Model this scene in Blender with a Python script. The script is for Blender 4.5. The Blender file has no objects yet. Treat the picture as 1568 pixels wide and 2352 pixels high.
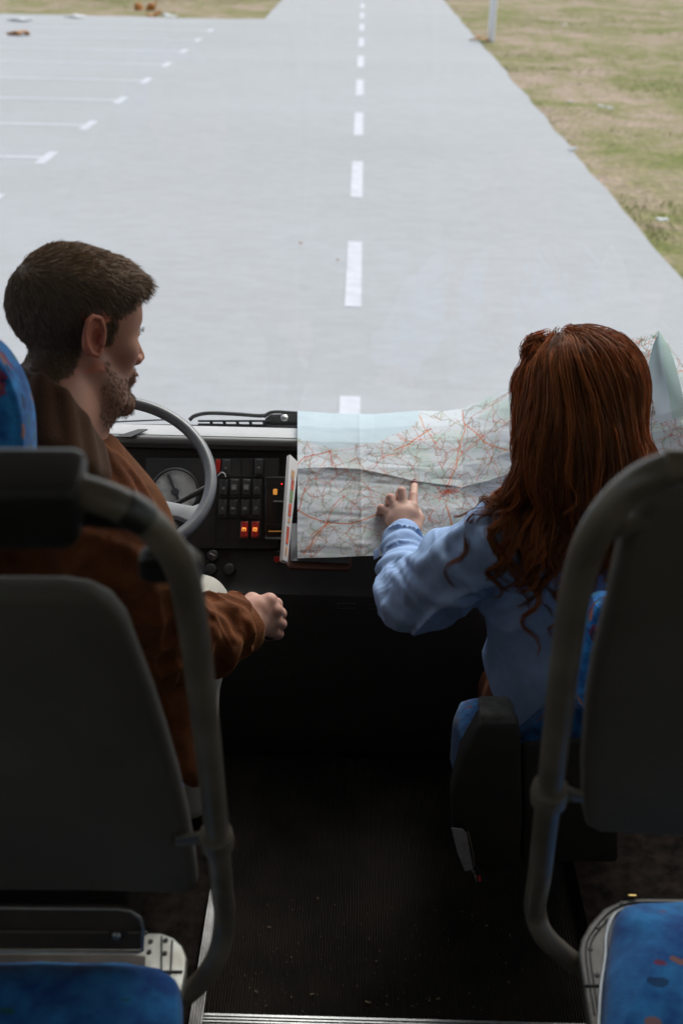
import bpy, bmesh, math, random
import numpy as np
from mathutils import Vector, Matrix, noise as mnoise
random.seed(7); RNG = np.random.default_rng(7)
scene = bpy.context.scene
R = math.radians

# ------------------------------------------------------------------ camera
FPX, CXP, CYP = 2700.0, 784.0, 1176.0          # the photo measured on a 1568 x 2352 grid
PITCH, YAW, ROLL = R(27.13), R(0.49), R(1.2)
CAMZ = 1.6                                      # metres above the aisle floor (z = 0)
ROT = (Matrix.Rotation(YAW, 3, 'Z') @ Matrix.Rotation(math.pi/2 - PITCH, 3, 'X') @ Matrix.Rotation(ROLL, 3, 'Z'))
cam_data = bpy.data.cameras.new('camera'); cam = bpy.data.objects.new('camera', cam_data)
scene.collection.objects.link(cam); scene.camera = cam
cam.matrix_world = Matrix.Translation((0, 0, CAMZ)) @ ROT.to_4x4()
cam_data.sensor_fit = 'VERTICAL'; cam_data.sensor_height = 36.0; cam_data.sensor_width = 24.0
cam_data.lens = 36.0 * FPX / 2352.0
cam_data.clip_start = 0.05; cam_data.clip_end = 2000
cam_data.dof.use_dof = True; cam_data.dof.focus_distance = 2.25; cam_data.dof.aperture_fstop = 4.3
# ------------------------------------------------------------------ light
SUN_EL, SUN_AZ = R(52), R(25)                   # overcast: the bright part of the sky ahead and to the right
world = bpy.data.worlds.new('World'); scene.world = world; world.use_nodes = True
wn = world.node_tree.nodes; wl = world.node_tree.links
sky = wn.new('ShaderNodeTexSky'); sky.sky_type = 'NISHITA'; sky.sun_disc = False
sky.sun_elevation = SUN_EL; sky.sun_rotation = SUN_AZ; sky.dust_density = 3.0; sky.air_density = 1.0
bgn = wn['Background']; bgn.inputs[1].default_value = 0.13
hs = wn.new('ShaderNodeHueSaturation'); hs.inputs['Saturation'].default_value = 0.5
wl.new(sky.outputs[0], hs.inputs['Color']); wl.new(hs.outputs[0], bgn.inputs[0])
sl = bpy.data.lights.new('sun', 'SUN'); sl.energy = 1.0; sl.angle = R(30); sl.color = (1, 0.97, 0.92)
so = bpy.data.objects.new('sun', sl); scene.collection.objects.link(so)
sdir = Vector((math.sin(SUN_AZ)*math.cos(SUN_EL), math.cos(SUN_AZ)*math.cos(SUN_EL), math.sin(SUN_EL)))
so.rotation_euler = sdir.to_track_quat('Z', 'Y').to_euler()
scene.view_settings.view_transform = 'Standard'; scene.view_settings.look = 'None'
scene.view_settings.exposure = 0.85; scene.view_settings.gamma = 1.0
scene.render.engine = 'CYCLES'
scene.cycles.use_denoising = True
scene.cycles.max_bounces = 8; scene.cycles.diffuse_bounces = 4; scene.cycles.glossy_bounces = 3
scene.cycles.transparent_max_bounces = 12; scene.cycles.caustics_reflective = False; scene.cycles.caustics_refractive = False
scene.cycles.sample_clamp_indirect = 4.0

# ------------------------------------------------------------------ measuring helpers
def ray(px, py):
    return ROT @ Vector(((px-CXP)/FPX, -(py-CYP)/FPX, -1.0))
CAMP = Vector((0, 0, CAMZ))
def at(px, py, d):                   # the point at optical depth d (metres)
    return CAMP + ray(px, py)*d
def atY(px, py, Y):
    r = ray(px, py); return CAMP + r*(Y/r.y)
def atZ(px, py, z):
    r = ray(px, py); return CAMP + r*((z-CAMZ)/r.z)
def plane_at(px, py, a, b):          # on the plane through (Y,z) points a and b, level along X
    n = Vector((0, -(b[1]-a[1]), b[0]-a[0])); r = ray(px, py)
    return CAMP + r*(n.dot(Vector((0, a[0], a[1]))-CAMP)/n.dot(r))

# ------------------------------------------------------------------ object helpers
def empty(name, loc, label, cat, group=None):
    o = bpy.data.objects.new(name, None); scene.collection.objects.link(o)
    o.location = loc; o.empty_display_size = 0.1
    o['label'] = label; o['category'] = cat
    if group: o['group'] = group
    return o
def org(parent):
    p = Vector((0, 0, 0))
    while parent is not None:
        p += parent.location; parent = parent.parent
    return p
def link(name, me, mat, parent=None, loc=None):
    o = bpy.data.objects.new(name, me); scene.collection.objects.link(o)
    if parent is not None: o.parent = parent
    if loc is not None: o.location = loc
    for m in (mat if isinstance(mat, (list, tuple)) else [mat]):
        me.materials.append(m)
    return o
def setp(o, label=None, cat=None, group=None, kind=None):
    for k, v in (('label', label), ('category', cat), ('group', group), ('kind', kind)):
        if v: o[k] = v
    return o
def mesh(name, V, F, mat, parent=None, smooth=True, base=None, mi=None):
    V = np.asarray(V, dtype=np.float64).reshape(-1, 3)
    off = org(parent)
    loc = None
    if base is not None and parent is None:
        loc = Vector(base); off = loc
    V = V - np.array(off)
    me = bpy.data.meshes.new(name)
    if isinstance(F, np.ndarray):
        n, k = F.shape
        me.vertices.add(len(V)); me.vertices.foreach_set('co', V.astype(np.float32).ravel())
        me.loops.add(n*k); me.loops.foreach_set('vertex_index', F.astype(np.int32).ravel())
        me.polygons.add(n); me.polygons.foreach_set('loop_start', np.arange(0, n*k, k, dtype=np.int32))
        me.update(calc_edges=True)
    else:
        me.from_pydata([tuple(v) for v in V], [], [tuple(f) for f in F]); me.update()
    me.polygons.foreach_set('use_smooth', np.full(len(me.polygons), smooth, dtype=bool))
    if mi is not None: me.polygons.foreach_set('material_index', np.asarray(mi, dtype=np.int32))
    me.validate()
    return link(name, me, mat, parent, loc)

class MB:                            # collects shapes that make up ONE mesh
    def __init__(s): s.V = []; s.F = []
    def add(s, V, F):
        n = len(s.V); s.V += [Vector(v) for v in V]; s.F += [tuple(i+n for i in f) for f in F]; return s
    def box(s, c, size, M=None, bev=0.0):
        bm = bmesh.new(); bmesh.ops.create_cube(bm, size=1.0)
        bmesh.ops.scale(bm, vec=Vector(size), verts=bm.verts)
        if bev > 0: bmesh.ops.bevel(bm, geom=bm.edges[:], offset=bev, segments=3, affect='EDGES', profile=0.6)
        if M is not None: bmesh.ops.rotate(bm, cent=(0, 0, 0), matrix=M, verts=bm.verts)
        bmesh.ops.translate(bm, vec=Vector(c), verts=bm.verts)
        bm.verts.index_update(); s.add([v.co.copy() for v in bm.verts], [[v.index for v in f.verts] for f in bm.faces]); bm.free(); return s
    def slab(s, pts, n, th, bev=0.004, seg=3):      # outline pts (3D, planar), thickness th along -n, bevelled rim
        bm = bmesh.new(); vs = [bm.verts.new(p) for p in pts]; f = bm.faces.new(vs)
        bm.normal_update()
        if f.normal.dot(n) < 0: f.normal_flip()
        r = bmesh.ops.extrude_face_region(bm, geom=[f])
        nv = [e for e in r['geom'] if isinstance(e, bmesh.types.BMVert)]
        bmesh.ops.translate(bm, vec=-Vector(n).normalized()*th, verts=nv)
        bm.normal_update(); bmesh.ops.recalc_face_normals(bm, faces=bm.faces[:])
        if bev > 0:
            es = [e for e in bm.edges if len(e.link_faces) == 2 and e.calc_face_angle(0) > 1.0]
            bmesh.ops.bevel(bm, geom=es, offset=bev, segments=seg, affect='EDGES', profile=0.5, clamp_overlap=True)
        bm.verts.index_update(); s.add([v.co.copy() for v in bm.verts], [[v.index for v in f.verts] for f in bm.faces]); bm.free(); return s
    def tube(s, P, r, seg=14, caps=True):
        P = [Vector(p) for p in P]; n = len(P); rr = r if isinstance(r, (list, tuple, np.ndarray)) else [r]*n
        V = []; F = []; t0 = (P[1]-P[0]).normalized()
        a = t0.orthogonal().normalized()
        for i in range(n):
            t = (P[min(i+1, n-1)]-P[max(i-1, 0)]).normalized()
            a = (a - t*a.dot(t)).normalized(); b = t.cross(a)
            for k in range(seg):
                th = 2*math.pi*k/seg; V.append(P[i]+(a*math.cos(th)+b*math.sin(th))*float(rr[i]))
        for i in range(n-1):
            for k in range(seg):
                k2 = (k+1) % seg; F.append((i*seg+k, i*seg+k2, (i+1)*seg+k2, (i+1)*seg+k))
        if caps:
            F.append(tuple(range(seg-1, -1, -1))); F.append(tuple(range((n-1)*seg, n*seg)))
        return s.add(V, F)
    def ring(s, c, n, R_, r, seg=48, ms=14, a0=0.0, a1=2*math.pi):
        n = Vector(n).normalized(); x = n.orthogonal().normalized(); y = n.cross(x); full = abs(a1-a0-2*math.pi) < 1e-6
        V = []; F = []
        for i in range(seg if full else seg+1):
            t = a0+(a1-a0)*i/seg; d = x*math.cos(t)+y*math.sin(t)
            for k in range(ms):
                p = 2*math.pi*k/ms; V.append(Vector(c)+d*(R_+r*math.cos(p))+n*(r*math.sin(p)))
        m = len(V)//ms
        for i in range(m if full else m-1):
            for k in range(ms):
                j = (i+1) % m; F.append((i*ms+k, j*ms+k, j*ms+(k+1) % ms, i*ms+(k+1) % ms))
        return s.add(V, F)
    def lathe(s, c, n, prof, seg=32):       # prof: (radius, height along n)
        n = Vector(n).normalized(); x = n.orthogonal().normalized(); y = n.cross(x); V = []; F = []
        for (r, h) in prof:
            for k in range(seg):
                t = 2*math.pi*k/seg; V.append(Vector(c)+n*h+(x*math.cos(t)+y*math.sin(t))*r)
        for i in range(len(prof)-1):
            for k in range(seg):
                k2 = (k+1) % seg; F.append((i*seg+k, i*seg+k2, (i+1)*seg+k2, (i+1)*seg+k))
        F.append(tuple(range(seg-1, -1, -1))); F.append(tuple(range((len(prof)-1)*seg, len(prof)*seg)))
        return s.add(V, F)
    def build(s, name, mat, parent=None, smooth=True, base=None, angle=None):
        o = mesh(name, [tuple(v) for v in s.V], s.F, mat, parent, smooth, base)
        if smooth:
            try: o.data.set_sharp_from_angle(angle=R(angle or 40))
            except Exception: pass
        return o
def spline(pts, n=8):                # Catmull-Rom through pts
    P = [np.array(p, dtype=float) for p in pts]; P = [2*P[0]-P[1]]+P+[2*P[-1]-P[-2]]; out = []
    for i in range(1, len(P)-2):
        for k in range(n):
            t = k/n; a, b, c, d = P[i-1:i+3]
            out.append(0.5*((2*b)+(c-a)*t+(2*a-5*b+4*c-d)*t*t+(3*b-a-3*c+d)*t**3))
    out.append(P[-2]); return out

# ------------------------------------------------------------------ materials
def mat(name, col, rough=0.6, metal=0.0, spec=0.5, var=0.0, vscale=20.0, bump=0.0, bscale=80.0, sheen=0.0, coat=0.0, sub=0.0, col2=None):
    m = bpy.data.materials.new(name); m.use_nodes = True; nt = m.node_tree; b = nt.nodes['Principled BSDF']
    b.inputs['Base Color'].default_value = (*col, 1); b.inputs['Roughness'].default_value = rough
    b.inputs['Metallic'].default_value = metal; b.inputs['Specular IOR Level'].default_value = spec
    if sheen: b.inputs['Sheen Weight'].default_value = sheen; b.inputs['Sheen Roughness'].default_value = 0.4
    if coat: b.inputs['Coat Weight'].default_value = coat
    if sub:
        b.inputs['Subsurface Weight'].default_value = sub; b.inputs['Subsurface Radius'].default_value = (1, .35, .2); b.inputs['Subsurface Scale'].default_value = 0.006
    tc = nt.nodes.new('ShaderNodeTexCoord')
    if var or col2:
        n = nt.nodes.new('ShaderNodeTexNoise'); n.inputs['Scale'].default_value = vscale; n.inputs['Detail'].default_value = 5
        nt.links.new(tc.outputs['Object'], n.inputs['Vector'])
        cr = nt.nodes.new('ShaderNodeValToRGB'); e = cr.color_ramp.elements
        c2 = col2 or tuple(min(1, c*(1+var)) for c in col); c1 = col if col2 else tuple(c*(1-var) for c in col)
        e[0].position = 0.32; e[0].color = (*c1, 1); e[1].position = 0.68; e[1].color = (*c2, 1)
        nt.links.new(n.outputs['Fac'], cr.inputs[0]); nt.links.new(cr.outputs[0], b.inputs['Base Color'])
    if bump:
        n2 = nt.nodes.new('ShaderNodeTexNoise'); n2.inputs['Scale'].default_value = bscale; n2.inputs['Detail'].default_value = 4
        bp = nt.nodes.new('ShaderNodeBump'); bp.inputs['Strength'].default_value = bump; bp.inputs['Distance'].default_value = 0.002
        nt.links.new(tc.outputs['Object'], n2.inputs['Vector']); nt.links.new(n2.outputs['Fac'], bp.inputs['Height']); nt.links.new(bp.outputs[0], b.inputs['Normal'])
    return m
def vcol_mat(name, rough=0.6, spec=0.3, sheen=0.0, sub=0.0, trans=0.0, bump=0.0, bscale=60, dist=0.002):
    m = bpy.data.materials.new(name); m.use_nodes = True; nt = m.node_tree; b = nt.nodes['Principled BSDF']
    a = nt.nodes.new('ShaderNodeAttribute'); a.attribute_name = 'tint'
    nt.links.new(a.outputs['Color'], b.inputs['Base Color'])
    b.inputs['Roughness'].default_value = rough; b.inputs['Specular IOR Level'].default_value = spec
    if sheen: b.inputs['Sheen Weight'].default_value = sheen
    if sub:
        b.inputs['Subsurface Weight'].default_value = sub; b.inputs['Subsurface Radius'].default_value = (1, .35, .2); b.inputs['Subsurface Scale'].default_value = 0.006
    if trans:
        t = nt.nodes.new('ShaderNodeBsdfTranslucent'); mx = nt.nodes.new('ShaderNodeMixShader'); mx.inputs[0].default_value = trans
        nt.links.new(a.outputs['Color'], t.inputs[0]); nt.links.new(b.outputs[0], mx.inputs[1]); nt.links.new(t.outputs[0], mx.inputs[2])
        nt.links.new(mx.outputs[0], nt.nodes['Material Output'].inputs[0])
    if bump:
        tc = nt.nodes.new('ShaderNodeTexCoord'); n2 = nt.nodes.new('ShaderNodeTexNoise'); n2.inputs['Scale'].default_value = bscale; n2.inputs['Detail'].default_value = 4
        bp = nt.nodes.new('ShaderNodeBump'); bp.inputs['Strength'].default_value = bump; bp.inputs['Distance'].default_value = dist
        nt.links.new(tc.outputs['Object'], n2.inputs['Vector']); nt.links.new(n2.outputs['Fac'], bp.inputs['Height']); nt.links.new(bp.outputs[0], b.inputs['Normal'])
    return m
def set_tint(o, C):                  # pigment per vertex
    me = o.data; a = me.color_attributes.new('tint', 'FLOAT_COLOR', 'POINT')
    C = np.asarray(C, dtype=np.float32)
    if C.shape[1] == 3: C = np.concatenate([C, np.ones((len(C), 1), np.float32)], 1)
    a.data.foreach_set('color', C.ravel())

# ------------------------------------------------------------------ implicit surfaces (bodies, clothes)
def smin(a, b, k):
    h = np.clip(0.5+0.5*(b-a)/k, 0, 1); return b*(1-h)+a*h-k*h*(1-h)
def smax(a, b, k): return -smin(-a, -b, k)
def cone(P, a, b, ra, rb):
    a = np.array(a); b = np.array(b); ab = b-a; pa = P-a
    h = np.clip((pa@ab)/max(ab@ab, 1e-9), 0, 1)
    return np.linalg.norm(pa-h[:, None]*ab, axis=1)-(ra+(rb-ra)*h)
def ell(P, c, r, M=None):
    q = P-np.array(c)
    if M is not None: q = q@M        # columns of M are the local axes
    r = np.array(r); k0 = np.linalg.norm(q/r, axis=1)+1e-9; k1 = np.linalg.norm(q/(r*r), axis=1)+1e-9
    return k0*(k0-1)/k1
def hash3(i, j, k):
    n = (i*374761393+j*668265263+k*2147483647) & 0xffffffff
    n = ((n ^ (n >> 13))*1274126177) & 0xffffffff
    return ((n ^ (n >> 16)) & 0xffff)/65535.0
def vnoise(P):
    I = np.floor(P).astype(np.int64); f = P-I; f = f*f*(3-2*f); out = 0
    for dx in (0, 1):
        for dy in (0, 1):
            for dz in (0, 1):
                w = (f[:, 0] if dx else 1-f[:, 0])*(f[:, 1] if dy else 1-f[:, 1])*(f[:, 2] if dz else 1-f[:, 2])
                out = out+w*hash3(I[:, 0]+dx, I[:, 1]+dy, I[:, 2]+dz)
    return out*2-1
def fbm(P, o=3):
    s = 0; a = 1.0
    for k in range(o): s = s+a*vnoise(P*(2**k)+17.3*k); a *= 0.5
    return s
def nets(f, lo, hi, h, B=12):
    """surface nets of the implicit function f inside the box lo..hi, cell size h"""
    lo = np.array(lo, float); n = np.ceil((np.array(hi)-lo)/h).astype(int); n = ((n+B-1)//B)*B
    nb = n//B
    V = np.ones(tuple(n+1), np.float32)
    I = np.stack(np.meshgrid(*[np.arange(k) for k in nb], indexing='ij'), -1).reshape(-1, 3)
    C = lo+(I+0.5)*B*h; dc = f(C); rad = B*h*0.87*1.2+0.012
    V[:] = 1
    loc = np.stack(np.meshgrid(*[np.arange(B+1)]*3, indexing='ij'), -1).reshape(-1, 3)
    act = np.where(np.abs(dc) < rad)[0]
    for i in np.where(dc <= -rad)[0]:
        a = I[i]*B; V[a[0]:a[0]+B+1, a[1]:a[1]+B+1, a[2]:a[2]+B+1] = -1
    for s in range(0, len(act), 60):
        ch = act[s:s+60]; G = (I[ch][:, None, :]*B+loc[None]); d = f((lo+G.reshape(-1, 3)*h)).astype(np.float32)
        G = G.reshape(-1, 3); V[G[:, 0], G[:, 1], G[:, 2]] = d
    S = V < 0
    c = S[:-1, :-1, :-1].astype(np.int8)
    tot = sum(S[i:S.shape[0]-1+i, j:S.shape[1]-1+j, k:S.shape[2]-1+k].astype(np.int8) for i in (0, 1) for j in (0, 1) for k in (0, 1))
    cells = np.argwhere((tot > 0) & (tot < 8)); idx = -np.ones(tot.shape, np.int32); idx[tuple(cells.T)] = np.arange(len(cells))
    acc = np.zeros((len(cells), 3)); cnt = np.zeros(len(cells))
    cor = [(i, j, k) for i in (0, 1) for j in (0, 1) for k in (0, 1)]
    for a in cor:
        for ax in range(3):
            if a[ax]: continue
            b = list(a); b[ax] = 1
            va = V[cells[:, 0]+a[0], cells[:, 1]+a[1], cells[:, 2]+a[2]]; vb = V[cells[:, 0]+b[0], cells[:, 1]+b[1], cells[:, 2]+b[2]]
            m = (va < 0) != (vb < 0); t = np.where(m, va/(va-vb+1e-12*(va == vb)), 0)
            p = np.tile(np.array(a, float), (len(cells), 1)); p[:, ax] += t
            acc += p*m[:, None]; cnt += m
    W = lo+(cells+acc/np.maximum(cnt, 1)[:, None])*h
    Q = []
    for ax in range(3):
        o1, o2 = [(1, 2), (2, 0), (0, 1)][ax]
        sl0 = [slice(None)]*3; sl1 = [slice(None)]*3; sl0[ax] = slice(0, -1); sl1[ax] = slice(1, None)
        A = S[tuple(sl0)]; Bm = S[tuple(sl1)]; E = np.argwhere(A != Bm)
        E = E[(E[:, o1] > 0) & (E[:, o2] > 0) & (E[:, o1] < tot.shape[o1]) & (E[:, o2] < tot.shape[o2])]
        if len(E) == 0: continue
        fl = A[tuple(E.T)]
        e1 = np.zeros(3, int); e1[o1] = 1; e2 = np.zeros(3, int); e2[o2] = 1
        q = [idx[tuple((E-e1-e2).T)], idx[tuple((E-e2).T)], idx[tuple(E.T)], idx[tuple((E-e1).T)]]
        q = np.stack(q, 1); q[~fl] = q[~fl][:, ::-1]; Q.append(q)
    Q = np.concatenate(Q); Q = Q[(Q >= 0).all(1)]
    return W, Q
def refine(W, Q, f, balls, it=2):
    """quarter the faces inside the given balls and pull their vertices onto the surface of f"""
    bm = bmesh.new(); me = bpy.data.meshes.new('tmp'); me.from_pydata(W.tolist(), [], Q.tolist()); bm.from_mesh(me); bpy.data.meshes.remove(me)
    bm.verts.ensure_lookup_table(); es = []
    A = np.zeros(len(W), bool)
    for c, r in balls: A |= np.linalg.norm(W-np.array(c), axis=1) < r
    es = [e for e in bm.edges if A[e.verts[0].index] and A[e.verts[1].index]]
    bmesh.ops.subdivide_edges(bm, edges=es, cuts=1, use_grid_fill=True)
    bmesh.ops.triangulate(bm, faces=[fc for fc in bm.faces if len(fc.verts) > 4])
    bm.verts.index_update(); V = np.array([v.co[:] for v in bm.verts]); F = [[v.index for v in fc.verts] for fc in bm.faces]; bm.free()
    A = np.zeros(len(V), bool)
    for c, r in balls: A |= np.linalg.norm(V-np.array(c), axis=1) < r
    for _ in range(it):
        P = V[A]; g = grad(f, P, .0008); V[A] = P-g*np.clip(f(P), -.003, .003)[:, None]*.9
    return V, F
def grad(f, P, e=0.002):
    g = np.stack([f(P+np.array(d)*e)-f(P-np.array(d)*e) for d in ((1, 0, 0), (0, 1, 0), (0, 0, 1))], 1)
    return g/(np.linalg.norm(g, axis=1)[:, None]+1e-9)
def strands_mesh(name, C, rad, mat_, parent, tint=None):
    """C: (n, m, 3) strand points -> one mesh of three-sided tapering hairs"""
    n, m, _ = C.shape
    T = np.gradient(C, axis=1); T /= np.linalg.norm(T, axis=2)[..., None]+1e-9
    ref = RNG.normal(size=(n, 1, 3)); A = np.cross(T, np.broadcast_to(ref, T.shape)); A /= np.linalg.norm(A, axis=2)[..., None]+1e-9
    Bv = np.cross(T, A); w = rad*np.concatenate([np.linspace(1, .9, m-m//3), np.linspace(.9, .15, m//3)])
    V = np.stack([C+(A*math.cos(t)+Bv*math.sin(t))*w[None, :, None] for t in (0, 2.094, 4.189)], 2)   # n,m,3,3
    base = (np.arange(n)[:, None]*m+np.arange(m-1)[None])*3
    F = []
    for k in range(3):
        k2 = (k+1) % 3; F.append(np.stack([base+k, base+k2, base+3+k2, base+3+k], -1).reshape(-1, 4))
    o = mesh(name, V.reshape(-1, 3), np.concatenate(F), mat_, parent, True)
    if tint is not None: set_tint(o, np.repeat(tint, m*3, axis=0))
    return o
# ================================================================== the outside
ZR = -1.16
def node_ground():
    m = bpy.data.materials.new('dry_grass_ground'); m.use_nodes = True; nt = m.node_tree; b = nt.nodes['Principled BSDF']; b.inputs['Roughness'].default_value = 0.95; b.inputs['Specular IOR Level'].default_value = 0.1
    tc = nt.nodes.new('ShaderNodeTexCoord')
    mp = nt.nodes.new('ShaderNodeMapping'); mp.inputs['Scale'].default_value = (0.8, 0.62, 1.0); nt.links.new(tc.outputs['Object'], mp.inputs[0])
    n1 = nt.nodes.new('ShaderNodeTexNoise'); n1.inputs['Scale'].default_value = 0.75; n1.inputs['Detail'].default_value = 7; n1.inputs['Roughness'].default_value = 0.62; n1.inputs['Distortion'].default_value = 0.5
    n2 = nt.nodes.new('ShaderNodeTexNoise'); n2.inputs['Scale'].default_value = 3.2; n2.inputs['Detail'].default_value = 5
    n3 = nt.nodes.new('ShaderNodeTexNoise'); n3.inputs['Scale'].default_value = 16; n3.inputs['Detail'].default_value = 6
    for n in (n1, n2, n3): nt.links.new(mp.outputs[0], n.inputs['Vector'])
    c1 = nt.nodes.new('ShaderNodeValToRGB'); e = c1.color_ramp.elements
    e[0].position = 0.385; e[0].color = (0.165, 0.18, 0.055, 1); e[1].position = 0.60; e[1].color = (0.36, 0.275, 0.21, 1)
    x = e.new(0.49); x.color = (0.25, 0.22, 0.115, 1)
    mx = nt.nodes.new('ShaderNodeMix'); mx.data_type = 'RGBA'; mx.blend_type = 'OVERLAY'; mx.inputs[0].default_value = 0.85
    add = nt.nodes.new('ShaderNodeMath'); add.operation = 'MULTIPLY_ADD'; add.inputs[1].default_value = 0.35
    nt.links.new(n2.outputs['Fac'], add.inputs[0])
    m2 = nt.nodes.new('ShaderNodeMath'); m2.operation = 'MULTIPLY'; m2.inputs[1].default_value = 0.66; nt.links.new(n1.outputs['Fac'], m2.inputs[0]); nt.links.new(m2.outputs[0], add.inputs[2])
    nt.links.new(add.outputs[0], c1.inputs[0]); nt.links.new(c1.outputs[0], mx.inputs[6])
    c3 = nt.nodes.new('ShaderNodeValToRGB'); c3.color_ramp.elements[0].position = .3; c3.color_ramp.elements[0].color = (.3, .3, .3, 1); c3.color_ramp.elements[1].position = .7; c3.color_ramp.elements[1].color = (.68, .68, .68, 1)
    nt.links.new(n3.outputs['Fac'], c3.inputs[0]); nt.links.new(c3.outputs[0], mx.inputs[7]); nt.links.new(mx.outputs[2], b.inputs['Base Color'])
    bp = nt.nodes.new('ShaderNodeBump'); bp.inputs['Strength'].default_value = 0.5; bp.inputs['Distance'].default_value = 0.03
    nt.links.new(n3.outputs['Fac'], bp.inputs['Height']); nt.links.new(bp.outputs[0], b.inputs['Normal'])
    return m
def node_road():
    m = bpy.data.materials.new('pale_concrete_road'); m.use_nodes = True; nt = m.node_tree; b = nt.nodes['Principled BSDF']; b.inputs['Roughness'].default_value = 0.85; b.inputs['Specular IOR Level'].default_value = 0.2
    tc = nt.nodes.new('ShaderNodeTexCoord'); mp = nt.nodes.new('ShaderNodeMapping'); mp.inputs['Scale'].default_value = (0.6, 1.0, 1.0); nt.links.new(tc.outputs['Object'], mp.inputs[0])
    n1 = nt.nodes.new('ShaderNodeTexNoise'); n1.inputs['Scale'].default_value = 0.35; n1.inputs['Detail'].default_value = 6
    n2 = nt.nodes.new('ShaderNodeTexNoise'); n2.inputs['Scale'].default_value = 9; n2.inputs['Detail'].default_value = 7
    n3 = nt.nodes.new('ShaderNodeTexNoise'); n3.inputs['Scale'].default_value = 160; n3.inputs['Detail'].default_value = 2
    for n in (n1, n2, n3): nt.links.new(mp.outputs[0], n.inputs['Vector'])
    bk = nt.nodes.new('ShaderNodeTexBrick'); bk.inputs['Scale'].default_value = 1.0; bk.inputs['Brick Width'].default_value = .20; bk.inputs['Row Height'].default_value = .10; bk.inputs['Mortar Size'].default_value = .006; bk.inputs['Color1'].default_value = (.42, .42, .42, 1); bk.inputs['Color2'].default_value = (.60, .60, .60, 1); bk.inputs['Mortar'].default_value = (.12, .12, .12, 1); nt.links.new(tc.outputs['Object'], bk.inputs['Vector'])
    s = nt.nodes.new('ShaderNodeMath'); s.operation = 'MULTIPLY_ADD'; s.inputs[1].default_value = 0.45; nt.links.new(n2.outputs['Fac'], s.inputs[0])
    s1 = nt.nodes.new('ShaderNodeMath'); s1.operation = 'MULTIPLY'; s1.inputs[1].default_value = 0.4; nt.links.new(n1.outputs['Fac'], s1.inputs[0]); nt.links.new(s1.outputs[0], s.inputs[2])
    s2 = nt.nodes.new('ShaderNodeMath'); s2.operation = 'MULTIPLY_ADD'; s2.inputs[1].default_value = 0.15; nt.links.new(bk.outputs['Color'], s2.inputs[0]); nt.links.new(s.outputs[0], s2.inputs[2])
    c = nt.nodes.new('ShaderNodeValToRGB'); e = c.color_ramp.elements; e[0].position = .33; e[0].color = (.352, .358, .361, 1); e[1].position = .64; e[1].color = (.408, .415, .432, 1)
    nt.links.new(s2.outputs[0], c.inputs[0]); nt.links.new(c.outputs[0], b.inputs['Base Color'])
    bp = nt.nodes.new('ShaderNodeBump'); bp.inputs['Strength'].default_value = 0.3; bp.inputs['Distance'].default_value = 0.004
    nt.links.new(n3.outputs['Fac'], bp.inputs['Height']); nt.links.new(bp.outputs[0], b.inputs['Normal'])
    return m
M_GROUND = node_ground(); M_ROAD = node_road()
M_PAINT = mat('road_paint', (.52, .525, .57), .7, var=.10, vscale=7)
M_WHITE = mat('white_plastic', (.62, .64, .66), .6, var=.04, vscale=5)
def sheet(name, pts, z, m, kind='structure'):
    o = mesh(name, [(x, y, z) for x, y in pts], [tuple(range(len(pts)))], m, None, False); setp(o, kind=kind); return o
G = 260
# ground: one sheet, gently uneven away from the road
nx, ny = 130, 130
gx = np.linspace(-1, 1, nx); gx = np.sign(gx)*np.abs(gx)**2.2*400; gy = -60+np.linspace(0, 1, ny)**2.0*800
GX, GY = np.meshgrid(gx, gy, indexing='ij')
gz = ZR-0.035+0.02*vnoise(np.stack([GX.ravel()*.35, GY.ravel()*.35, GX.ravel()*0], 1)).reshape(GX.shape)
gv = np.stack([GX, GY, gz], -1).reshape(-1, 3); ii = (np.arange(nx-1)[:, None]*ny+np.arange(ny-1)[None]).ravel()
o = mesh('ground', gv, np.stack([ii, ii+ny, ii+ny+1, ii+1], 1), M_GROUND); setp(o, kind='structure')
def wob(x, y, a=.035): return x+a*float(vnoise(np.array([[y*.9, x, 3.]]))[0])+a*.5*float(vnoise(np.array([[y*3.1, x, 7.]]))[0])
rp = [(wob(2.81, y), y) for y in np.arange(-14, 120, .5)]
rp += [(wob(-2.75, y), y) for y in np.arange(119.5, 35.3, -.5)]
# the far edge of the parking bay, then a strip of turf that bites into its corner
far = [(-3.6, 35.25), (-5, 35.2), (-7, 35.3), (-9, 35.35), (-10.5, 35.4), (-12.4, 35.0), (-13.2, 34.0), (-14.0, 32.8), (-15.6, 31.4), (-17.5, 30.6), (-26, 30.4), (-26, -14)]
fine = []
for a, b in zip([rp[-1]]+far[:-1], far):
    k = max(1, int(abs(b[0]-a[0])/.6)) if b[1] > 0 else 1
    for t in range(1, k+1): fine.append((a[0]+(b[0]-a[0])*t/k, a[1]+(b[1]-a[1])*t/k+(0.07*float(vnoise(np.array([[a[0]*2+t, 2.2, 1.]]))[0]) if b[1] > 0 else 0)))
sheet('road', rp+fine, ZR, M_ROAD)
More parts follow.
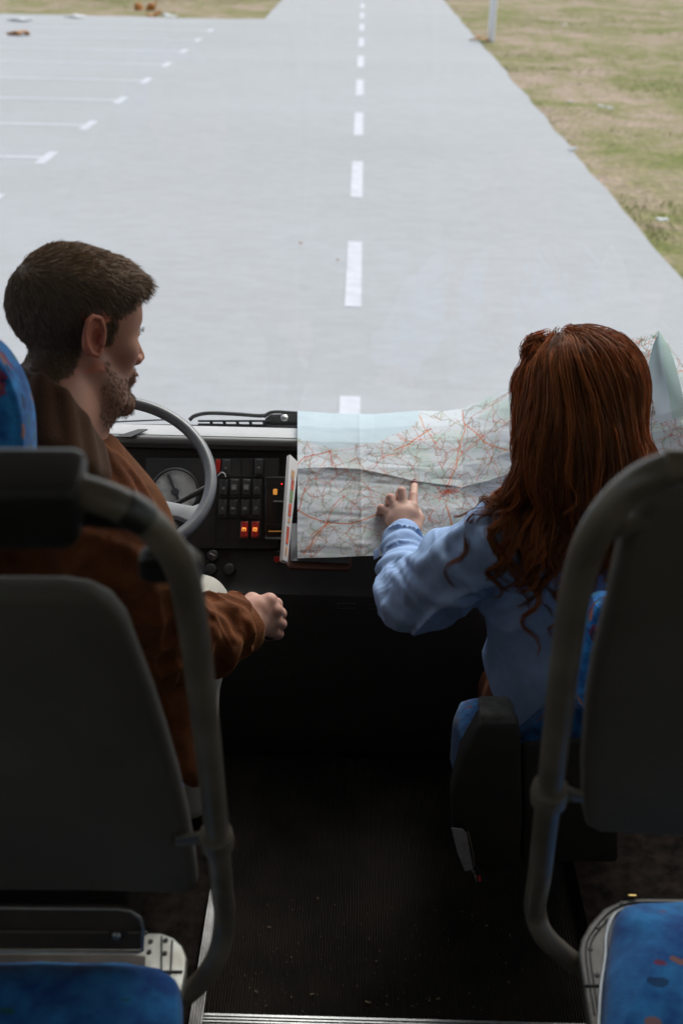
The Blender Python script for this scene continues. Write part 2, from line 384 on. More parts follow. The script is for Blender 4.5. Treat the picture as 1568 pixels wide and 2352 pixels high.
# markings
dashes = MB()
for k in range(-1, 26):
    y0 = 8.90+3.93*k; x = -.02; w = .065
    dashes.add([(x-w, y0, ZR+.004), (x+w, y0, ZR+.004), (x+w, y0+2.03, ZR+.004), (x-w, y0+2.03, ZR+.004)], [(0, 1, 2, 3)])
o = dashes.build('road_centre_markings', M_PAINT, None, False); setp(o, kind='structure')
bays = MB()
for k in range(-3, 8):
    y = 14.65+2.43*k
    if y > 34: continue
    bays.add([(-12, y-.062, ZR+.004), (-3.87, y-.062, ZR+.004), (-3.87, y+.062, ZR+.004), (-12, y+.062, ZR+.004)], [(0, 1, 2, 3)])
    bays.add([(-3.868, y-.38, ZR+.004), (-3.74, y-.38, ZR+.004), (-3.74, y+.38, ZR+.004), (-3.868, y+.38, ZR+.004)], [(0, 1, 2, 3)])
o = bays.build('parking_bay_markings', M_PAINT, None, False); setp(o, kind='structure')
# grass: many short blades over the verges
def grass():
    pts = []
    n = 60000
    X = np.concatenate([2.85+RNG.random(n)**1.5*13, -4-RNG.random(12000)*16, -2.85-RNG.random(6000)*6])
    Y = np.concatenate([8+RNG.random(n)**1.3*40, 35.6+RNG.random(12000)*10, 36+RNG.random(6000)*20])
    dens = vnoise(np.stack([X*.5, Y*.8, X*0+4], 1))+.5*vnoise(np.stack([X*1.7, Y*2, X*0+9], 1))
    keep = dens > RNG.random(len(X))*1.3-.25; X, Y, dens = X[keep], Y[keep], dens[keep]
    n = len(X); h = .020+.025*RNG.random(n); a = RNG.random(n)*6.28; w = .006+.008*RNG.random(n)
    P = np.stack([X, Y, np.full(n, ZR-.035)], 1); d = np.stack([np.cos(a), np.sin(a), 0*a], 1); lean = np.stack([np.sin(a*7), np.cos(a*5), 0*a], 1)*h[:, None]*.6
    V = np.stack([P-d*w[:, None], P+d*w[:, None], P+lean+np.array([0, 0, 1])*h[:, None]], 1).reshape(-1, 3)
    F = np.arange(n*3).reshape(-1, 3)
    t = np.clip(.5+.5*dens+.35*RNG.normal(size=n), 0, 1)[:, None]
    C = np.array([.46, .36, .24])*(1-t)+np.array([.27, .31, .10])*t
    o = mesh('grass', V, F, vcol_mat('grass_blades', .8, .1), None, False); set_tint(o, np.repeat(C, 3, 0)); setp(o, kind='stuff')
grass()
# marker post
pb = atZ(1127, 92, ZR)
post = empty('marker_post', (pb.x, pb.y, ZR), 'round white post standing on the grass verge to the right of the road', 'post')
MB().lathe((pb.x, pb.y, ZR-.06), (0, 0, 1), [(.085, 0), (.085, 1.90), (.08, 1.93), (.06, 1.94)], 20).build('post_tube', mat('post_white', (.82, .83, .86), .5), post)
MB().lathe((pb.x, pb.y, ZR+1.88), (0, 0, 1), [(.09, 0), (.092, .03), (.07, .07), (.03, .085)], 20).build('cap', M_WHITE, post)
# litter and leaves
M_LEAF = mat('autumn_leaf', (.42, .17, .03), .7, var=.3, vscale=30)
def scrap(name, px, py, size, label, m, flat=.35, seed=0, group=None, cat='litter'):
    p = atZ(px, py, ZR-.01); rg = np.random.default_rng(seed); n = 14; V = []; F = []
    for i in range(n):
        for j in range(n):
            u = i/(n-1)-.5; v = j/(n-1)-.5
            V.append((p.x+size*u*1.3, p.y+size*v, p.z+.03+size*flat*(.35*math.sin(5*u+seed)+.35*math.cos(6*v+seed*2)+.3*math.sin(9*u*v*4+seed))*.5+.02))
    for i in range(n-1):
        for j in range(n-1):
            a = (i-.5*n)/(n*.5); b = (j-.5*n)/(n*.5)
            if a*a+b*b < .8+.3*math.sin(4*math.atan2(b, a)+seed): F.append((i*n+j, (i+1)*n+j, (i+1)*n+j+1, i*n+j+1))
    me = mesh(name, V, F, m, None, True, base=(p.x, p.y, ZR)); md = me.modifiers.new('s', 'SOLIDIFY'); md.thickness = .012
    setp(me, label, cat, group); return me
LG = 'scraps of litter on the verges'
scrap('paper_scrap', 1307, 241, .09, 'small white paper scrap alone on the green grass right of the road', M_WHITE, seed=1, group=LG)
scrap('paper_scrap', 1378, 251, .09, 'left one of two white scraps side by side on the right verge', M_WHITE, seed=2, group=LG)
scrap('paper_scrap', 1398, 254, .10, 'right one of two white scraps side by side on the right verge', M_WHITE, seed=3, group=LG)
scrap('paper_scrap', 1294, 60, .12, 'faint pale scrap far off beyond the white post on the grass', M_WHITE, seed=6, group=LG)
scrap('paper_scrap', 1517, 514, .10, 'long white paper scrap on the grass nearest the right photo edge', M_WHITE, flat=.15, seed=4, group=LG)
scrap('paper_scrap', 1312, 349, .09, 'white scrap lying right at the right road edge', M_WHITE, seed=5, group=LG)
scrap('paper_scrap', 45, 49, .5, 'large white sheet of litter on the far left grass', M_WHITE, flat=.1, seed=7, group=LG)
scrap('paper_scrap', 172, 41, .45, 'white litter at the back edge of the parking bay', M_WHITE, flat=.12, seed=8, group=LG)
scrap('paper_scrap', 388, 40, .35, 'small white scrap on the grass beside the orange leaves', M_WHITE, flat=.3, seed=9, group=LG)
TG = 'orange leaves by the parking bay'
scrap('dead_leaf', 330, 22, .55, 'orange upright leaf clump on the grass behind the parking bay', M_LEAF, 1.2, 11, TG, 'leaf')
scrap('dead_leaf', 352, 36, .35, 'small orange leaf beside the larger orange clump', M_LEAF, .5, 12, TG, 'leaf')
scrap('dead_leaf', 42, 82, .40, 'orange leaf on the tarmac at the far left corner of the bay', M_LEAF, .5, 13, TG, 'leaf')
scrap('dead_leaf', 1100, 94, .38, 'orange leaf at the road edge next to the white post', M_LEAF, .3, 14, TG, 'leaf')
scrap('dead_leaf', 690, 569, .022, 'tiny orange leaf lying in the middle of the left lane', M_LEAF, .2, 15, TG, 'leaf')
scrap('dead_leaf', 775, 608, .014, 'tiny dark leaf lying close to the dashed centre line', M_LEAF, .2, 16, TG, 'leaf')

# ================================================================== the bus shell
M_BLACK = mat('black_vinyl', (.024, .020, .016), .65, var=.25, vscale=14, bump=.3, bscale=300)
M_DASH = mat('dash_plastic', (.026, .023, .020), .55, var=.12, vscale=20, bump=.35, bscale=500)
M_LINER = mat('cream_liner', (.44, .39, .325), .8, var=.15, vscale=5)
M_BODY = mat('bus_paint', (.55, .54, .50), .35, coat=.3)
M_RUBBER = mat('black_rubber', (.02, .02, .02), .6, bump=.2)
M_ALU = mat('brushed_aluminium', (.46, .47, .46), .38, metal=.9, var=.1, vscale=60, bump=.15, bscale=200)
M_TRIM = mat('dulled_aluminium', (.40, .40, .40), .4, metal=.7, vscale=14, col2=(.10, .095, .09), bump=.2, bscale=200)
def node_ribs():
    m = bpy.data.materials.new('ribbed_rubber_floor'); m.use_nodes = True; nt = m.node_tree; b = nt.nodes['Principled BSDF']; b.inputs['Roughness'].default_value = .85; b.inputs['Specular IOR Level'].default_value = .2
    b.inputs['Base Color'].default_value = (.03, .025, .02, 1)
    tc = nt.nodes.new('ShaderNodeTexCoord')
    w = nt.nodes.new('ShaderNodeTexWave'); w.bands_direction = 'X'; w.inputs['Scale'].default_value = 66.0; w.inputs['Distortion'].default_value = .15; w.inputs['Detail'].default_value = 0
    nt.links.new(tc.outputs['Object'], w.inputs['Vector'])
    n = nt.nodes.new('ShaderNodeTexNoise'); n.inputs['Scale'].default_value = 9; n.inputs['Detail'].default_value = 6; nt.links.new(tc.outputs['Object'], n.inputs['Vector'])
    c = nt.nodes.new('ShaderNodeValToRGB'); e = c.color_ramp.elements; e[0].position = .35; e[0].color = (.010, .0078, .0055, 1); e[1].position = .72; e[1].color = (.025, .019, .013, 1)
    nt.links.new(n.outputs['Fac'], c.inputs[0]); nt.links.new(c.outputs[0], b.inputs['Base Color'])
    bp = nt.nodes.new('ShaderNodeBump'); bp.inputs['Strength'].default_value = 1; bp.inputs['Distance'].default_value = .003
    nt.links.new(w.outputs['Fac'], bp.inputs['Height']); nt.links.new(bp.outputs[0], b.inputs['Normal'])
    return m
M_FLOOR = node_ribs()
XL, XR_, YB, YF = -1.25, 1.25, -2.2, 2.31
def struct(name, mb, m, smooth=False, **k):
    o = mb.build(name, m, None, smooth, **k); setp(o, kind='structure'); return o
struct('bus_floor', MB().box((.10, (YB+1.98)/2, -.02), (.88, 1.98-YB, .04)), M_FLOOR)
struct('bus_cab_floor', MB().box((-.79, 1.0, -.19), (.90, 2.8, .04)).box((.90, 1.0, -.19), (.72, 2.8, .04)).box((.07, 2.19, -.19), (.80, .42, .04)), M_BLACK)
struct('bus_underbody', MB().box((0, .1, -.42), (2.5, 4.6, .3)), M_BLACK)
# roof, sides and rear with window openings
struct('bus_roof', MB().box((0, (YB+2.22)/2, 1.98), (2.5, 2.22-YB, .06)), M_LINER)
struct('bus_rear_wall', MB().box((0, YB-.03, .86), (2.5, .06, 2.3)), M_LINER)
for s, nm in ((-1, 'bus_side_wall_left'), (1, 'bus_side_wall_right')):
    b = MB(); b.box((s*1.28, (YB+YF)/2, .27), (.05, YF-YB, 1.10)).box((s*1.28, (YB+YF)/2-.04, 1.875), (.05, YF-YB-.08, .15))
    for y in (-2.1, -.75, .62, 2.0): b.box((s*1.28, y, 1.31), (.05, .09, .976))
    struct(nm, b, M_LINER)
def glass_mat(name, tint, refl=.05):
    m = bpy.data.materials.new(name); m.use_nodes = True; nt = m.node_tree; nt.nodes.remove(nt.nodes['Principled BSDF'])
    t = nt.nodes.new('ShaderNodeBsdfTransparent'); t.inputs[0].default_value = (*tint, 1)
    g = nt.nodes.new('ShaderNodeBsdfGlossy'); g.inputs['Roughness'].default_value = .03
    mx = nt.nodes.new('ShaderNodeMixShader'); mx.inputs[0].default_value = refl
    nt.links.new(t.outputs[0], mx.inputs[1]); nt.links.new(g.outputs[0], mx.inputs[2]); nt.links.new(mx.outputs[0], nt.nodes['Material Output'].inputs[0]); return m
M_GLASS = glass_mat('clear_window_glass', (.97, .985, .98), .025); M_TGLASS = glass_mat('tinted_window_glass', (.80, .81, .78), .04)
for s, side in ((-1, 'left'), (1, 'right')):
    for k, (a, b, w) in enumerate(((-2.055, -.795, 'rearmost'), (-.705, .575, 'second'), (.665, 1.955, 'front'))):
        o = MB().box((s*1.28, (a+b)/2, 1.31), (.006, b-a, .96)).build('side_window', M_TGLASS, None, False, base=(s*1.28, (a+b)/2, .82))
        setp(o, f'greenish {w} side window pane in the {side} wall of the bus', 'window', 'side windows of the bus')
# windscreen
ws = empty('windscreen', (0, 2.31, .60), 'wide clear front windscreen of the bus above the dashboard', 'windscreen')
WB, WT = (2.312, .612), (2.20, 1.93)
MB().slab([(-1.2, WB[0], WB[1]), (1.2, WB[0], WB[1]), (1.2, WT[0], WT[1]), (-1.2, WT[0], WT[1])], Vector((0, -1, -.1)), .006, 0).build('glass', M_GLASS, ws, False)
fr = MB()
for sx in (-1, 1): fr.tube([(sx*1.215, WB[0], WB[1]), (sx*1.215, WT[0], WT[1])], .022, 10)
fr.tube([(-1.2, WT[0], WT[1]+.005), (1.2, WT[0], WT[1]+.005)], .022, 10)
fr.build('rubber_seal', M_RUBBER, ws)
# bus nose outside, below the glass
nose = MB().box((0, 2.37, .06), (2.5, .10, .86), bev=.03); struct('bus_front_panel', nose, mat('front_paint', (.50, .51, .50), .35, coat=.3), True)
# floor trim
st = MB().box((.10, 1.309, .004), (.88, .022, .008), bev=.002)
for k in range(3): st.box((.10, 1.302+.006*k, .009), (.88, .0022, .002))
o = st.build('step_nosing', M_ALU, None, False, base=(.1, 1.309, 0)); setp(o, 'aluminium step edge running across the aisle floor', 'step edge')
# raised seat platforms with ribbed aluminium edge
PLZ = .05
eL0 = atZ(440, 2262, PLZ); eL1 = atZ(484, 2051, PLZ)
XE = (eL0.x+eL1.x)/2
M_CARPET = mat('stained_black_floor', (.007, .006, .005), .95, spec=.05, vscale=45, col2=(.026, .019, .016), bump=.5, bscale=120)
struct('seat_platform_left', MB().box(((XE-1.25)/2, -.2+.35, PLZ/2-.012), (1.25+XE-.002, 3.2, PLZ-.02)), M_CARPET)
tr = MB().box((XE+.0105, .05, PLZ-.010), (.021, 3.0, .006), bev=.001)
for k in range(5): tr.box((XE+.002+k*.0042, .05, PLZ-.006), (.0018, 3.0, .004))
o = tr.build('platform_edge_trim', M_TRIM, None, False, base=(XE, .15, 0)); setp(o, 'ribbed aluminium strip along the edge of the left seat platform', 'trim')
XPR = atZ(1300, 2250, PLZ).x+.06
struct('seat_platform_right', MB().box(((XPR+1.25)/2, .15, PLZ/2-.012), (1.25-XPR, 3.2, PLZ-.02)), M_CARPET)
# crumbs and grit on the floor
cr = MB()
for i in range(170):
    px = 560+RNG.random()*640; py = 2060+280*RNG.random()**.8; p = atZ(px, py, .004); s = .0008+.0018*RNG.random()**4
    a = RNG.random()*6.3; e = (1+3*RNG.random()**4)
    cr.box((p.x, p.y, .004), (s*e, s, s), Matrix.Rotation(a, 3, 'Z'))
o = cr.build('floor_grit', mat('pale_grit', (.16, .12, .08), .9), None, False); setp(o, kind='stuff')
# ================================================================== dashboard
DA, DB = (2.235, .598), (2.085, .375)          # (Y, z) of the top and bottom of the switch panel
DN = Vector((0, -(DA[1]-DB[1]), DA[0]-DB[0])).normalized()   # outward normal, towards the driver and up
DU = Vector((0, DA[0]-DB[0], DA[1]-DB[1])).normalized()      # up along the panel
def dp(px, py, lift=0.0): return plane_at(px, py, DA, DB)+DN*lift
DM = Matrix((Vector((1, 0, 0)), DU, DN)).transposed()        # local box axes: x right, y up the panel, z out
M_LIP = mat('dash_top_sky_sheen', (.46, .46, .46), .5, var=.12, vscale=9, bump=.2, bscale=60)  # pale grey stands in for the sky reflected along the dash top
M_PALE = mat('pale_print', (.34, .33, .31), .6)
M_SWITCH = mat('switch_black', (.035, .034, .033), .3, spec=.6)
dash = empty('dashboard', (0, 2.2, -.17), 'black bus dashboard full of rocker switches under the windscreen', 'dashboard')
# body: profile swept across the bus
prof = [(2.306, .585), (2.297, .612), (2.275, .6165), (2.243, .617), (2.228, .610), (2.224, .600), (2.232, .592), (2.243, .590), (2.238, .580), (2.085-.003, .366), (2.060, .352), (2.052, .33), (2.05, -.165), (2.306, -.165)]
V = []; F = []
xs = [-1.2, 1.2]
for x in xs: V += [(x, y, z) for y, z in prof]
n = len(prof); F = [(i, (i+1) % n, n+(i+1) % n, n+i) for i in range(n)]+[tuple(range(n-1, -1, -1)), tuple(range(n, 2*n))]
body = MB().add(V, F); body.build('body', M_DASH, dash, True, angle=35)
MB().slab([(-1.2, 2.246, .6195), (1.2, 2.246, .6195), (1.2, 2.298, .6195), (-1.2, 2.298, .6195)], Vector((0, 0, 1)), .003, .001).build('top_shelf', M_LIP, dash)
MB().tube([(-1.2, 2.236, .6115), (1.2, 2.236, .6115)], .0095, 14).build('top_edge', mat('lip_highlight', (.16, .16, .155), .35, spec=.6), dash)  # tube coloured paler than the dash to paint the highlight along its lip
# instrument binnacle panel: slightly proud plate
def dquad(px0, py0, px1, py1, lift): return [dp(px0, py0, lift), dp(px1, py0, lift), dp(px1, py1, lift), dp(px0, py1, lift)]
MB().slab(dquad(335, 1052, 642, 1262, .006), DN, .010, .004).build('instrument_panel', M_DASH, dash)
# speedometer
gc = dp(404, 1131, .006); gr = 51/FPX*(gc-CAMP).dot(ROT@Vector((0, 0, -1)))
g = MB().lathe(gc, DN, [(gr+.004, 0), (gr+.005, .006), (gr+.001, .008), (gr, .004)], 48); go = g.build('gauge', M_SWITCH, dash)
MB().lathe(gc, DN, [(gr-.001, .003), (gr-.001, .0045)], 48).build('dial', mat('dial_face', (.55, .56, .54), .5, var=.3, vscale=40), go)
nd = MB(); q = Matrix.Rotation(R(24), 3, 'Z'); nd.box(gc+DM@q@Vector((0, gr*.22, .0065)), (.006, gr*1.25, .0012), DM@q)
nd.lathe(gc, DN, [(.008, .005), (.007, .009)], 16)
nd.build('needle', mat('needle_grey', (.07, .075, .08), .5), go)
tk = MB()
for k in range(9):
    q = Matrix.Rotation(R(-120+30*k), 3, 'Z'); tk.box(gc+DM@q@Vector((0, gr*.86, .0052)), (.0016, gr*.14, .0006), DM@q)
for k in range(4): tk.box(gc+DM@Vector((-.006+.0055*k, -gr*.42, .0052)), (.003, .007, .0006), DM)
tk.build('dial_ticks', mat('dial_ink', (.5, .5, .48), .5), go)
# grid of empty switch slots (grooves) on the switch field
gf = MB()
for x in (499, 527, 556, 583, 607): 
    a = dp(x, 1058, .0066); b = dp(x-4, 1255, .0066); gf.tube([a, b], .0007, 6)
for y in (1094, 1146, 1192, 1238): gf.tube([dp(492, y, .0066), dp(616, y+3, .0066)], .0007, 6)
gf.build('slot_joints', mat('joint_line', (.012, .011, .010), .5), dash)
# rocker switches
ICON = {
 'lamp': [((-.35, 0), (.1, .45)), ((.1, .45), (.1, -.45)), ((.1, -.45), (-.35, 0)), ((.25, .3), (.6, .3)), ((.25, 0), (.6, 0)), ((.25, -.3), (.6, -.3))],
 'box': [((-.5, .4), (.5, .4)), ((.5, .4), (.5, -.4)), ((.5, -.4), (-.5, -.4)), ((-.5, -.4), (-.5, .4)), ((-.5, .05), (.5, .05))],
 'screen': [((-.5, -.5), (-.35, .5)), ((-.35, .5), (.35, .5)), ((.35, .5), (.5, -.5))],
 'leaf': [((0, -.5), (-.3, 0)), ((-.3, 0), (0, .5)), ((0, .5), (.3, .1)), ((.3, .1), (0, -.5))],
 'plug': [((-.6, .25), (.6, .25)), ((.6, .25), (.6, -.25)), ((.6, -.25), (-.6, -.25)), ((-.6, -.25), (-.6, .25)), ((-.2, .25), (-.2, -.25)), ((.25, .25), (.25, -.25))],
 'door': [((-.4, -.5), (-.4, .5)), ((-.4, .5), (.45, .5)), ((.45, .5), (.45, -.1)), ((-.4, -.5), (.1, -.5)), ((-.1, 0), (.2, .25))],
 'fan': [((-.45, 0), (.45, 0)), ((0, -.45), (0, .45)), ((-.3, -.3), (.3, .3))],
 'key': [((-.5, 0), (0, 0)), ((0, 0), (.2, .28)), ((.2, .28), (.5, 0)), ((.5, 0), (.2, -.28)), ((.2, -.28), (0, 0))]}
def emis(name, col, s):
    m = bpy.data.materials.new(name); m.use_nodes = True; b = m.node_tree.nodes['Principled BSDF']
    b.inputs['Base Color'].default_value = (*col, 1); b.inputs['Emission Color'].default_value = (*col, 1); b.inputs['Emission Strength'].default_value = s; return m
M_AMBER = emis('lit_amber', (1.0, .36, .06), .55); M_REDSW = mat('red_switch', (.55, .022, .016), .3, spec=.6, coat=.3)
M_GLINT = mat('switch_frame', (.075, .073, .07), .35, spec=.6)
M_LENS = mat('switch_lens', (.17, .165, .15), .4)
def switch(px, py, icon, red=False, bright=False, tilt=8):
    k = (dp(px, py)-CAMP).dot(ROT@Vector((0, 0, -1)))/FPX
    w, h = (17*k, 38*k)
    q = DM@Matrix.Rotation(R(-tilt), 3, 'X')
    f = MB().box(dp(px, py, .006), (w*1.22, h*1.12, .006), DM, .003).build('switch_frame', M_GLINT, dash)
    s = MB().box(dp(px, py, .011), (w, h, .010), q, .0035).build('switch', M_REDSW if red else M_SWITCH, dash)
    if bright: MB().box(dp(px, py, .0168), (w*.66, w*.74, .0012), q, .0004).build('lens', M_LENS, s)
    ic = MB(); sc = w*.36; c = dp(px, py+2, .0178 if not red else .0185)
    if red:
        MB().box(dp(px, py, .0172), (w*.56, w*.50, .0016), q, .0005).build('lit_window', M_AMBER, s)
    for (a, b) in ICON[icon]:
        A = c+q@Vector((a[0]*sc, a[1]*sc, 0)); B = c+q@Vector((b[0]*sc, b[1]*sc, 0)); ic.tube([A, B], .00055 if not red else .0006, 5)
    ic.build('icon', M_PALE if not red else mat('dark_icon', (.12, .03, .01), .6), s)
    dt = MB().box(dp(px, py+14, .0165), (w*.16, w*.3, .001), q); dt.build('mark', M_PALE, s)
switch(520, 1076, 'fan'); switch(595, 1075, 'key')
for x, ic in zip((515, 539, 567, 591), ('lamp', 'box', 'box', 'screen')): switch(x, 1122, ic, bright=x in (539, 567))
for x, ic in zip((513, 537, 564, 589), ('leaf', 'plug', 'box', 'door')): switch(x, 1168, ic)
switch(562, 1218, 'box', True); switch(587, 1218, 'door', True)
MB().box(dp(502, 1073, .008), (.010, .030, .010), DM, .002).build('warning_light', M_REDSW, dash)
# tachograph / radio stack
MB().slab(dquad(608, 1096, 672, 1240, .014), DN, .018, .004).build('radio', mat('radio_black', (.014, .013, .013), .25, spec=.6), dash)
MB().tube([dp(612, 1206, .0145), dp(668, 1207, .0145)], .0005, 6).build('radio_seam', M_DASH, dash)
MB().box(dp(633, 1132, .0155), (.0085, .012, .003), DM, .002).build('lit_button', emis('amber_dim', (.8, .36, .06), .28), dash)
MB().box(dp(648, 1114, .0155), (.003, .003, .002), DM, .0006).build('indicator', emis('red_led', (1, .03, .02), .8), dash)
MB().tube([dp(629, 1154, .016), dp(664, 1155, .016)], .0016, 8).build('cassette_slot', mat('slot_grey', (.22, .22, .22), .4), dash)
am = MB()
for k in range(6): am.box(dp(620+k*5, 1222, .0152), (.003, .0022, .0012), DM)
am.build('lit_marks', emis('amber_faint', (.8, .35, .08), .16), dash)
MB().box(dp(632, 1236, .010), (.040, .008, .008), DM, .002).build('light_strip', mat('strip_grey', (.24, .24, .25), .4), dash)
# lower row: heater knobs, lights
for (px, py) in ((490, 1277), (528, 1308), (486, 1308)):
    c = dp(px, py, .001); kn = MB().lathe(c, DN, [(.013, 0), (.011, .010), (.008, .012)], 24).build('knob', M_SWITCH, dash)
    if py > 1300: MB().ring(c+DN*.001, DN, .0075, .0006, 24, 6).build('printed_ring', mat('red_ring', (.30, .10, .07), .6), dash)
    else: MB().box(c+DN*.0125+DU*.002, (.012, .0022, .0012), DM@Matrix.Rotation(R(-25), 3, 'Z')).build('pointer', mat('pointer_white', (.6, .6, .56), .5), kn)
MB().box(dp(615, 1259, .001), (.004, .003, .002), DM).build('green_light', emis('green_led', (.03, .4, .08), .1), dash)
MB().lathe(dp(636, 1285, .001), DN, [(.007, 0), (.006, .004)], 16).build('red_button', M_REDSW, dash)
MB().box(dp(639, 1267, .002), (.006, .0014, .001), DM).build('white_mark', M_PALE, dash)
e0 = plane_at(470, 1325, (2.083, .366), (2.060, .352)); e1 = plane_at(700, 1329, (2.083, .366), (2.060, .352))
MB().tube([e0, (e1)], .0012, 8).build('panel_edge', mat('edge_highlight', (.10, .095, .09), .4), dash)  # grey line paints the highlight along the lower panel edge
def fl(px, py): return plane_at(px, py, (2.048, .33), (2.048, -.1))
def frame_rect(x0, y0, x1, y1, r=.0008): return MB().tube([fl(x0, y0), fl(x1, y0), fl(x1, y1), fl(x0, y1), fl(x0, y0)], r, 5)
frame_rect(775, 1386, 814, 1397).build('badge_frame', mat('badge_line', (.09, .085, .08), .5), dash)
frame_rect(845, 1388, 870, 1398).build('badge_frame', mat('badge_line2', (.07, .065, .06), .5), dash)
kp = MB()
for (x0, x1, y0, y1) in ((622, 634, 1541, 1556), (638, 648, 1543, 1557), (652, 664, 1543, 1556)):
    kp.tube([fl(x0, y1), fl(x0, y0), fl(x1, y0), fl(x1, (y0+y1)/2), fl(x0+2, (y0+y1)/2)], .0006, 5)
kp.build('faint_stamp', mat('stamp_line', (.06, .056, .05), .5), dash)
MB().tube([fl(600, 1741)+Vector((0, -.03, 0)), fl(1060, 1744)+Vector((0, -.03, 0))], .0015, 6).build('kick_seam', mat('seam_brown', (.07, .035, .02), .5), dash)

# ------------------------------------------------------------------ steering wheel
WC = at(270, 1088, 2.17); vd = (WC-CAMP).normalized()
WN = (Matrix.Rotation(R(37), 3, 'X')@(-vd)); WN = (Matrix.Rotation(R(-4), 3, 'Y')@WN).normalized()
if WN.z < (-vd).z: WN = (Matrix.Rotation(R(-37), 3, 'X')@(-vd)).normalized()
WRr = 229/FPX*2.17-.004
wh = empty('steering_wheel', tuple(WC-WN*.30), 'large grey steering wheel in front of the driver', 'steering wheel')
M_WHEEL = mat('wheel_grey', (.10, .105, .115), .33, spec=.6, var=.15, vscale=30)
M_SPOKE = mat('spoke_grey', (.23, .24, .26), .45, var=.08, vscale=30)
MB().ring(WC, WN, WRr-.0075, .0115, 96, 18).build('rim', M_WHEEL, wh)
wx = Vector((1, 0, 0)); wx = (wx-WN*wx.dot(WN)).normalized(); wy = WN.cross(wx)
if wy.z < 0: wy = -wy
def wp(a, b, h=0): return WC+wx*a*WRr+wy*b*WRr+WN*h
for s in (-1, 1):
    out = [(.10*s, -.18), (.45*s, -.22), (.80*s, -.24), (.92*s, -.16), (.97*s, -.13), (.93*s, -.36), (.84*s, -.52), (.76*s, -.56), (.74*s, -.50), (.76*s, -.44), (.66*s, -.41), (.4*s, -.42), (.12*s, -.44)]
    MB().slab([wp(a, b, -.006) for a, b in (out if s > 0 else out[::-1])], WN, .012, .004).build('spoke', M_SPOKE, wh)
MB().lathe(WC-WN*.03, WN, [(.046, 0), (.044, .018), (.034, .026), (.015, .028)], 36).build('hub', M_SPOKE, wh)
MB().tube([WC-WN*.02, WC-WN*.34], .028, 20).build('column', M_DASH, wh)
# stalk
sp = [at(385, 1168, 2.24), at(430, 1144, 2.25), at(478, 1119, 2.26), at(500, 1109, 2.265)]
so_ = MB().tube(spline(sp, 5), [.004+.0035*t for t in np.linspace(0, 1, 16)], 12).build('stalk', M_SWITCH, wh)
MB().tube(spline([at(501, 1093, 2.25), at(509, 1085, 2.25), at(517, 1090, 2.25), at(518, 1096, 2.25)], 4), .0011, 8).build('stalk_edge', mat('stalk_white', (.6, .6, .6), .4), so_)
MB().tube([at(435, 1134, 2.236), at(488, 1108, 2.248)], .0011, 6).build('stalk_stripe', mat('stalk_stripe', (.4, .4, .4), .4), so_)

# ------------------------------------------------------------------ wipers outside
wpn = empty('windscreen_wiper', tuple(at(650, 975, 2.72)), 'black windscreen wiper with its linkage lying along the bottom of the glass', 'wiper')
DW = 2.66
def aw(px, py, d=DW): return at(px, py, d)
MB().tube(spline([aw(435, 965), aw(448, 955), aw(480, 949), aw(540, 951), aw(600, 955), aw(618, 950)], 5), .0045, 12).build('hose', M_RUBBER, wpn)
MB().tube([aw(170, 976), aw(688, 981)], .0035, 8).build('blade', M_RUBBER, wpn)
MB().tube([aw(170, 973, 2.655), aw(400, 963, 2.655)], .0020, 8).build('blade_strip', mat('strip', (.15, .15, .15), .4), wpn)
MB().tube([aw(200, 983, 2.645), aw(688, 990, 2.645)], .0042, 10).build('glass_bead', mat('bead', (.30, .30, .31), .3, metal=.5), wpn)
lk = MB()
lk.tube([aw(455, 967), aw(620, 967)], .0025, 8).tube([aw(455, 975.5), aw(620, 978)], .0035, 8)
for x in (484, 514, 544, 574, 605): lk.tube([aw(x, 966), aw(x+3, 977)], .0035, 8)
lk.build('linkage', M_RUBBER, wpn)
MB().slab([aw(612, 985), aw(608, 962), aw(622, 951), aw(660, 950), aw(690, 950), aw(690, 987)], -(ROT@Vector((0, 0, -1))), .03, .004).build('motor_block', M_RUBBER, wpn)
MB().tube(spline([aw(606, 958, 2.60), aw(620, 948, 2.60), aw(640, 946, 2.60), aw(668, 948, 2.60), aw(690, 949, 2.60)], 4), .004, 10).build('arm', M_RUBBER, wpn)
MB().lathe(aw(653, 961, 2.61), (0, -.5, .8), [(.008, 0), (.008, .004), (.004, .006)], 12).build('bolt', M_ALU, wpn)
vs = empty('dash_reflection', tuple(at(225, 1000, 2.56)), 'dark slanting reflection on the dash top beside the driver, modelled as a strip', 'strip')  # dark strip added in the shape of a reflection on the dash top
MB().slab([Vector(atZ(262, 1003, .627)), Vector(atZ(318, 985, .627)), Vector(atZ(340, 985, .627)), Vector(atZ(300, 1003, .627))], Vector((0, 0, 1)), .003, .0008).build('strip_sheet', M_RUBBER, vs)

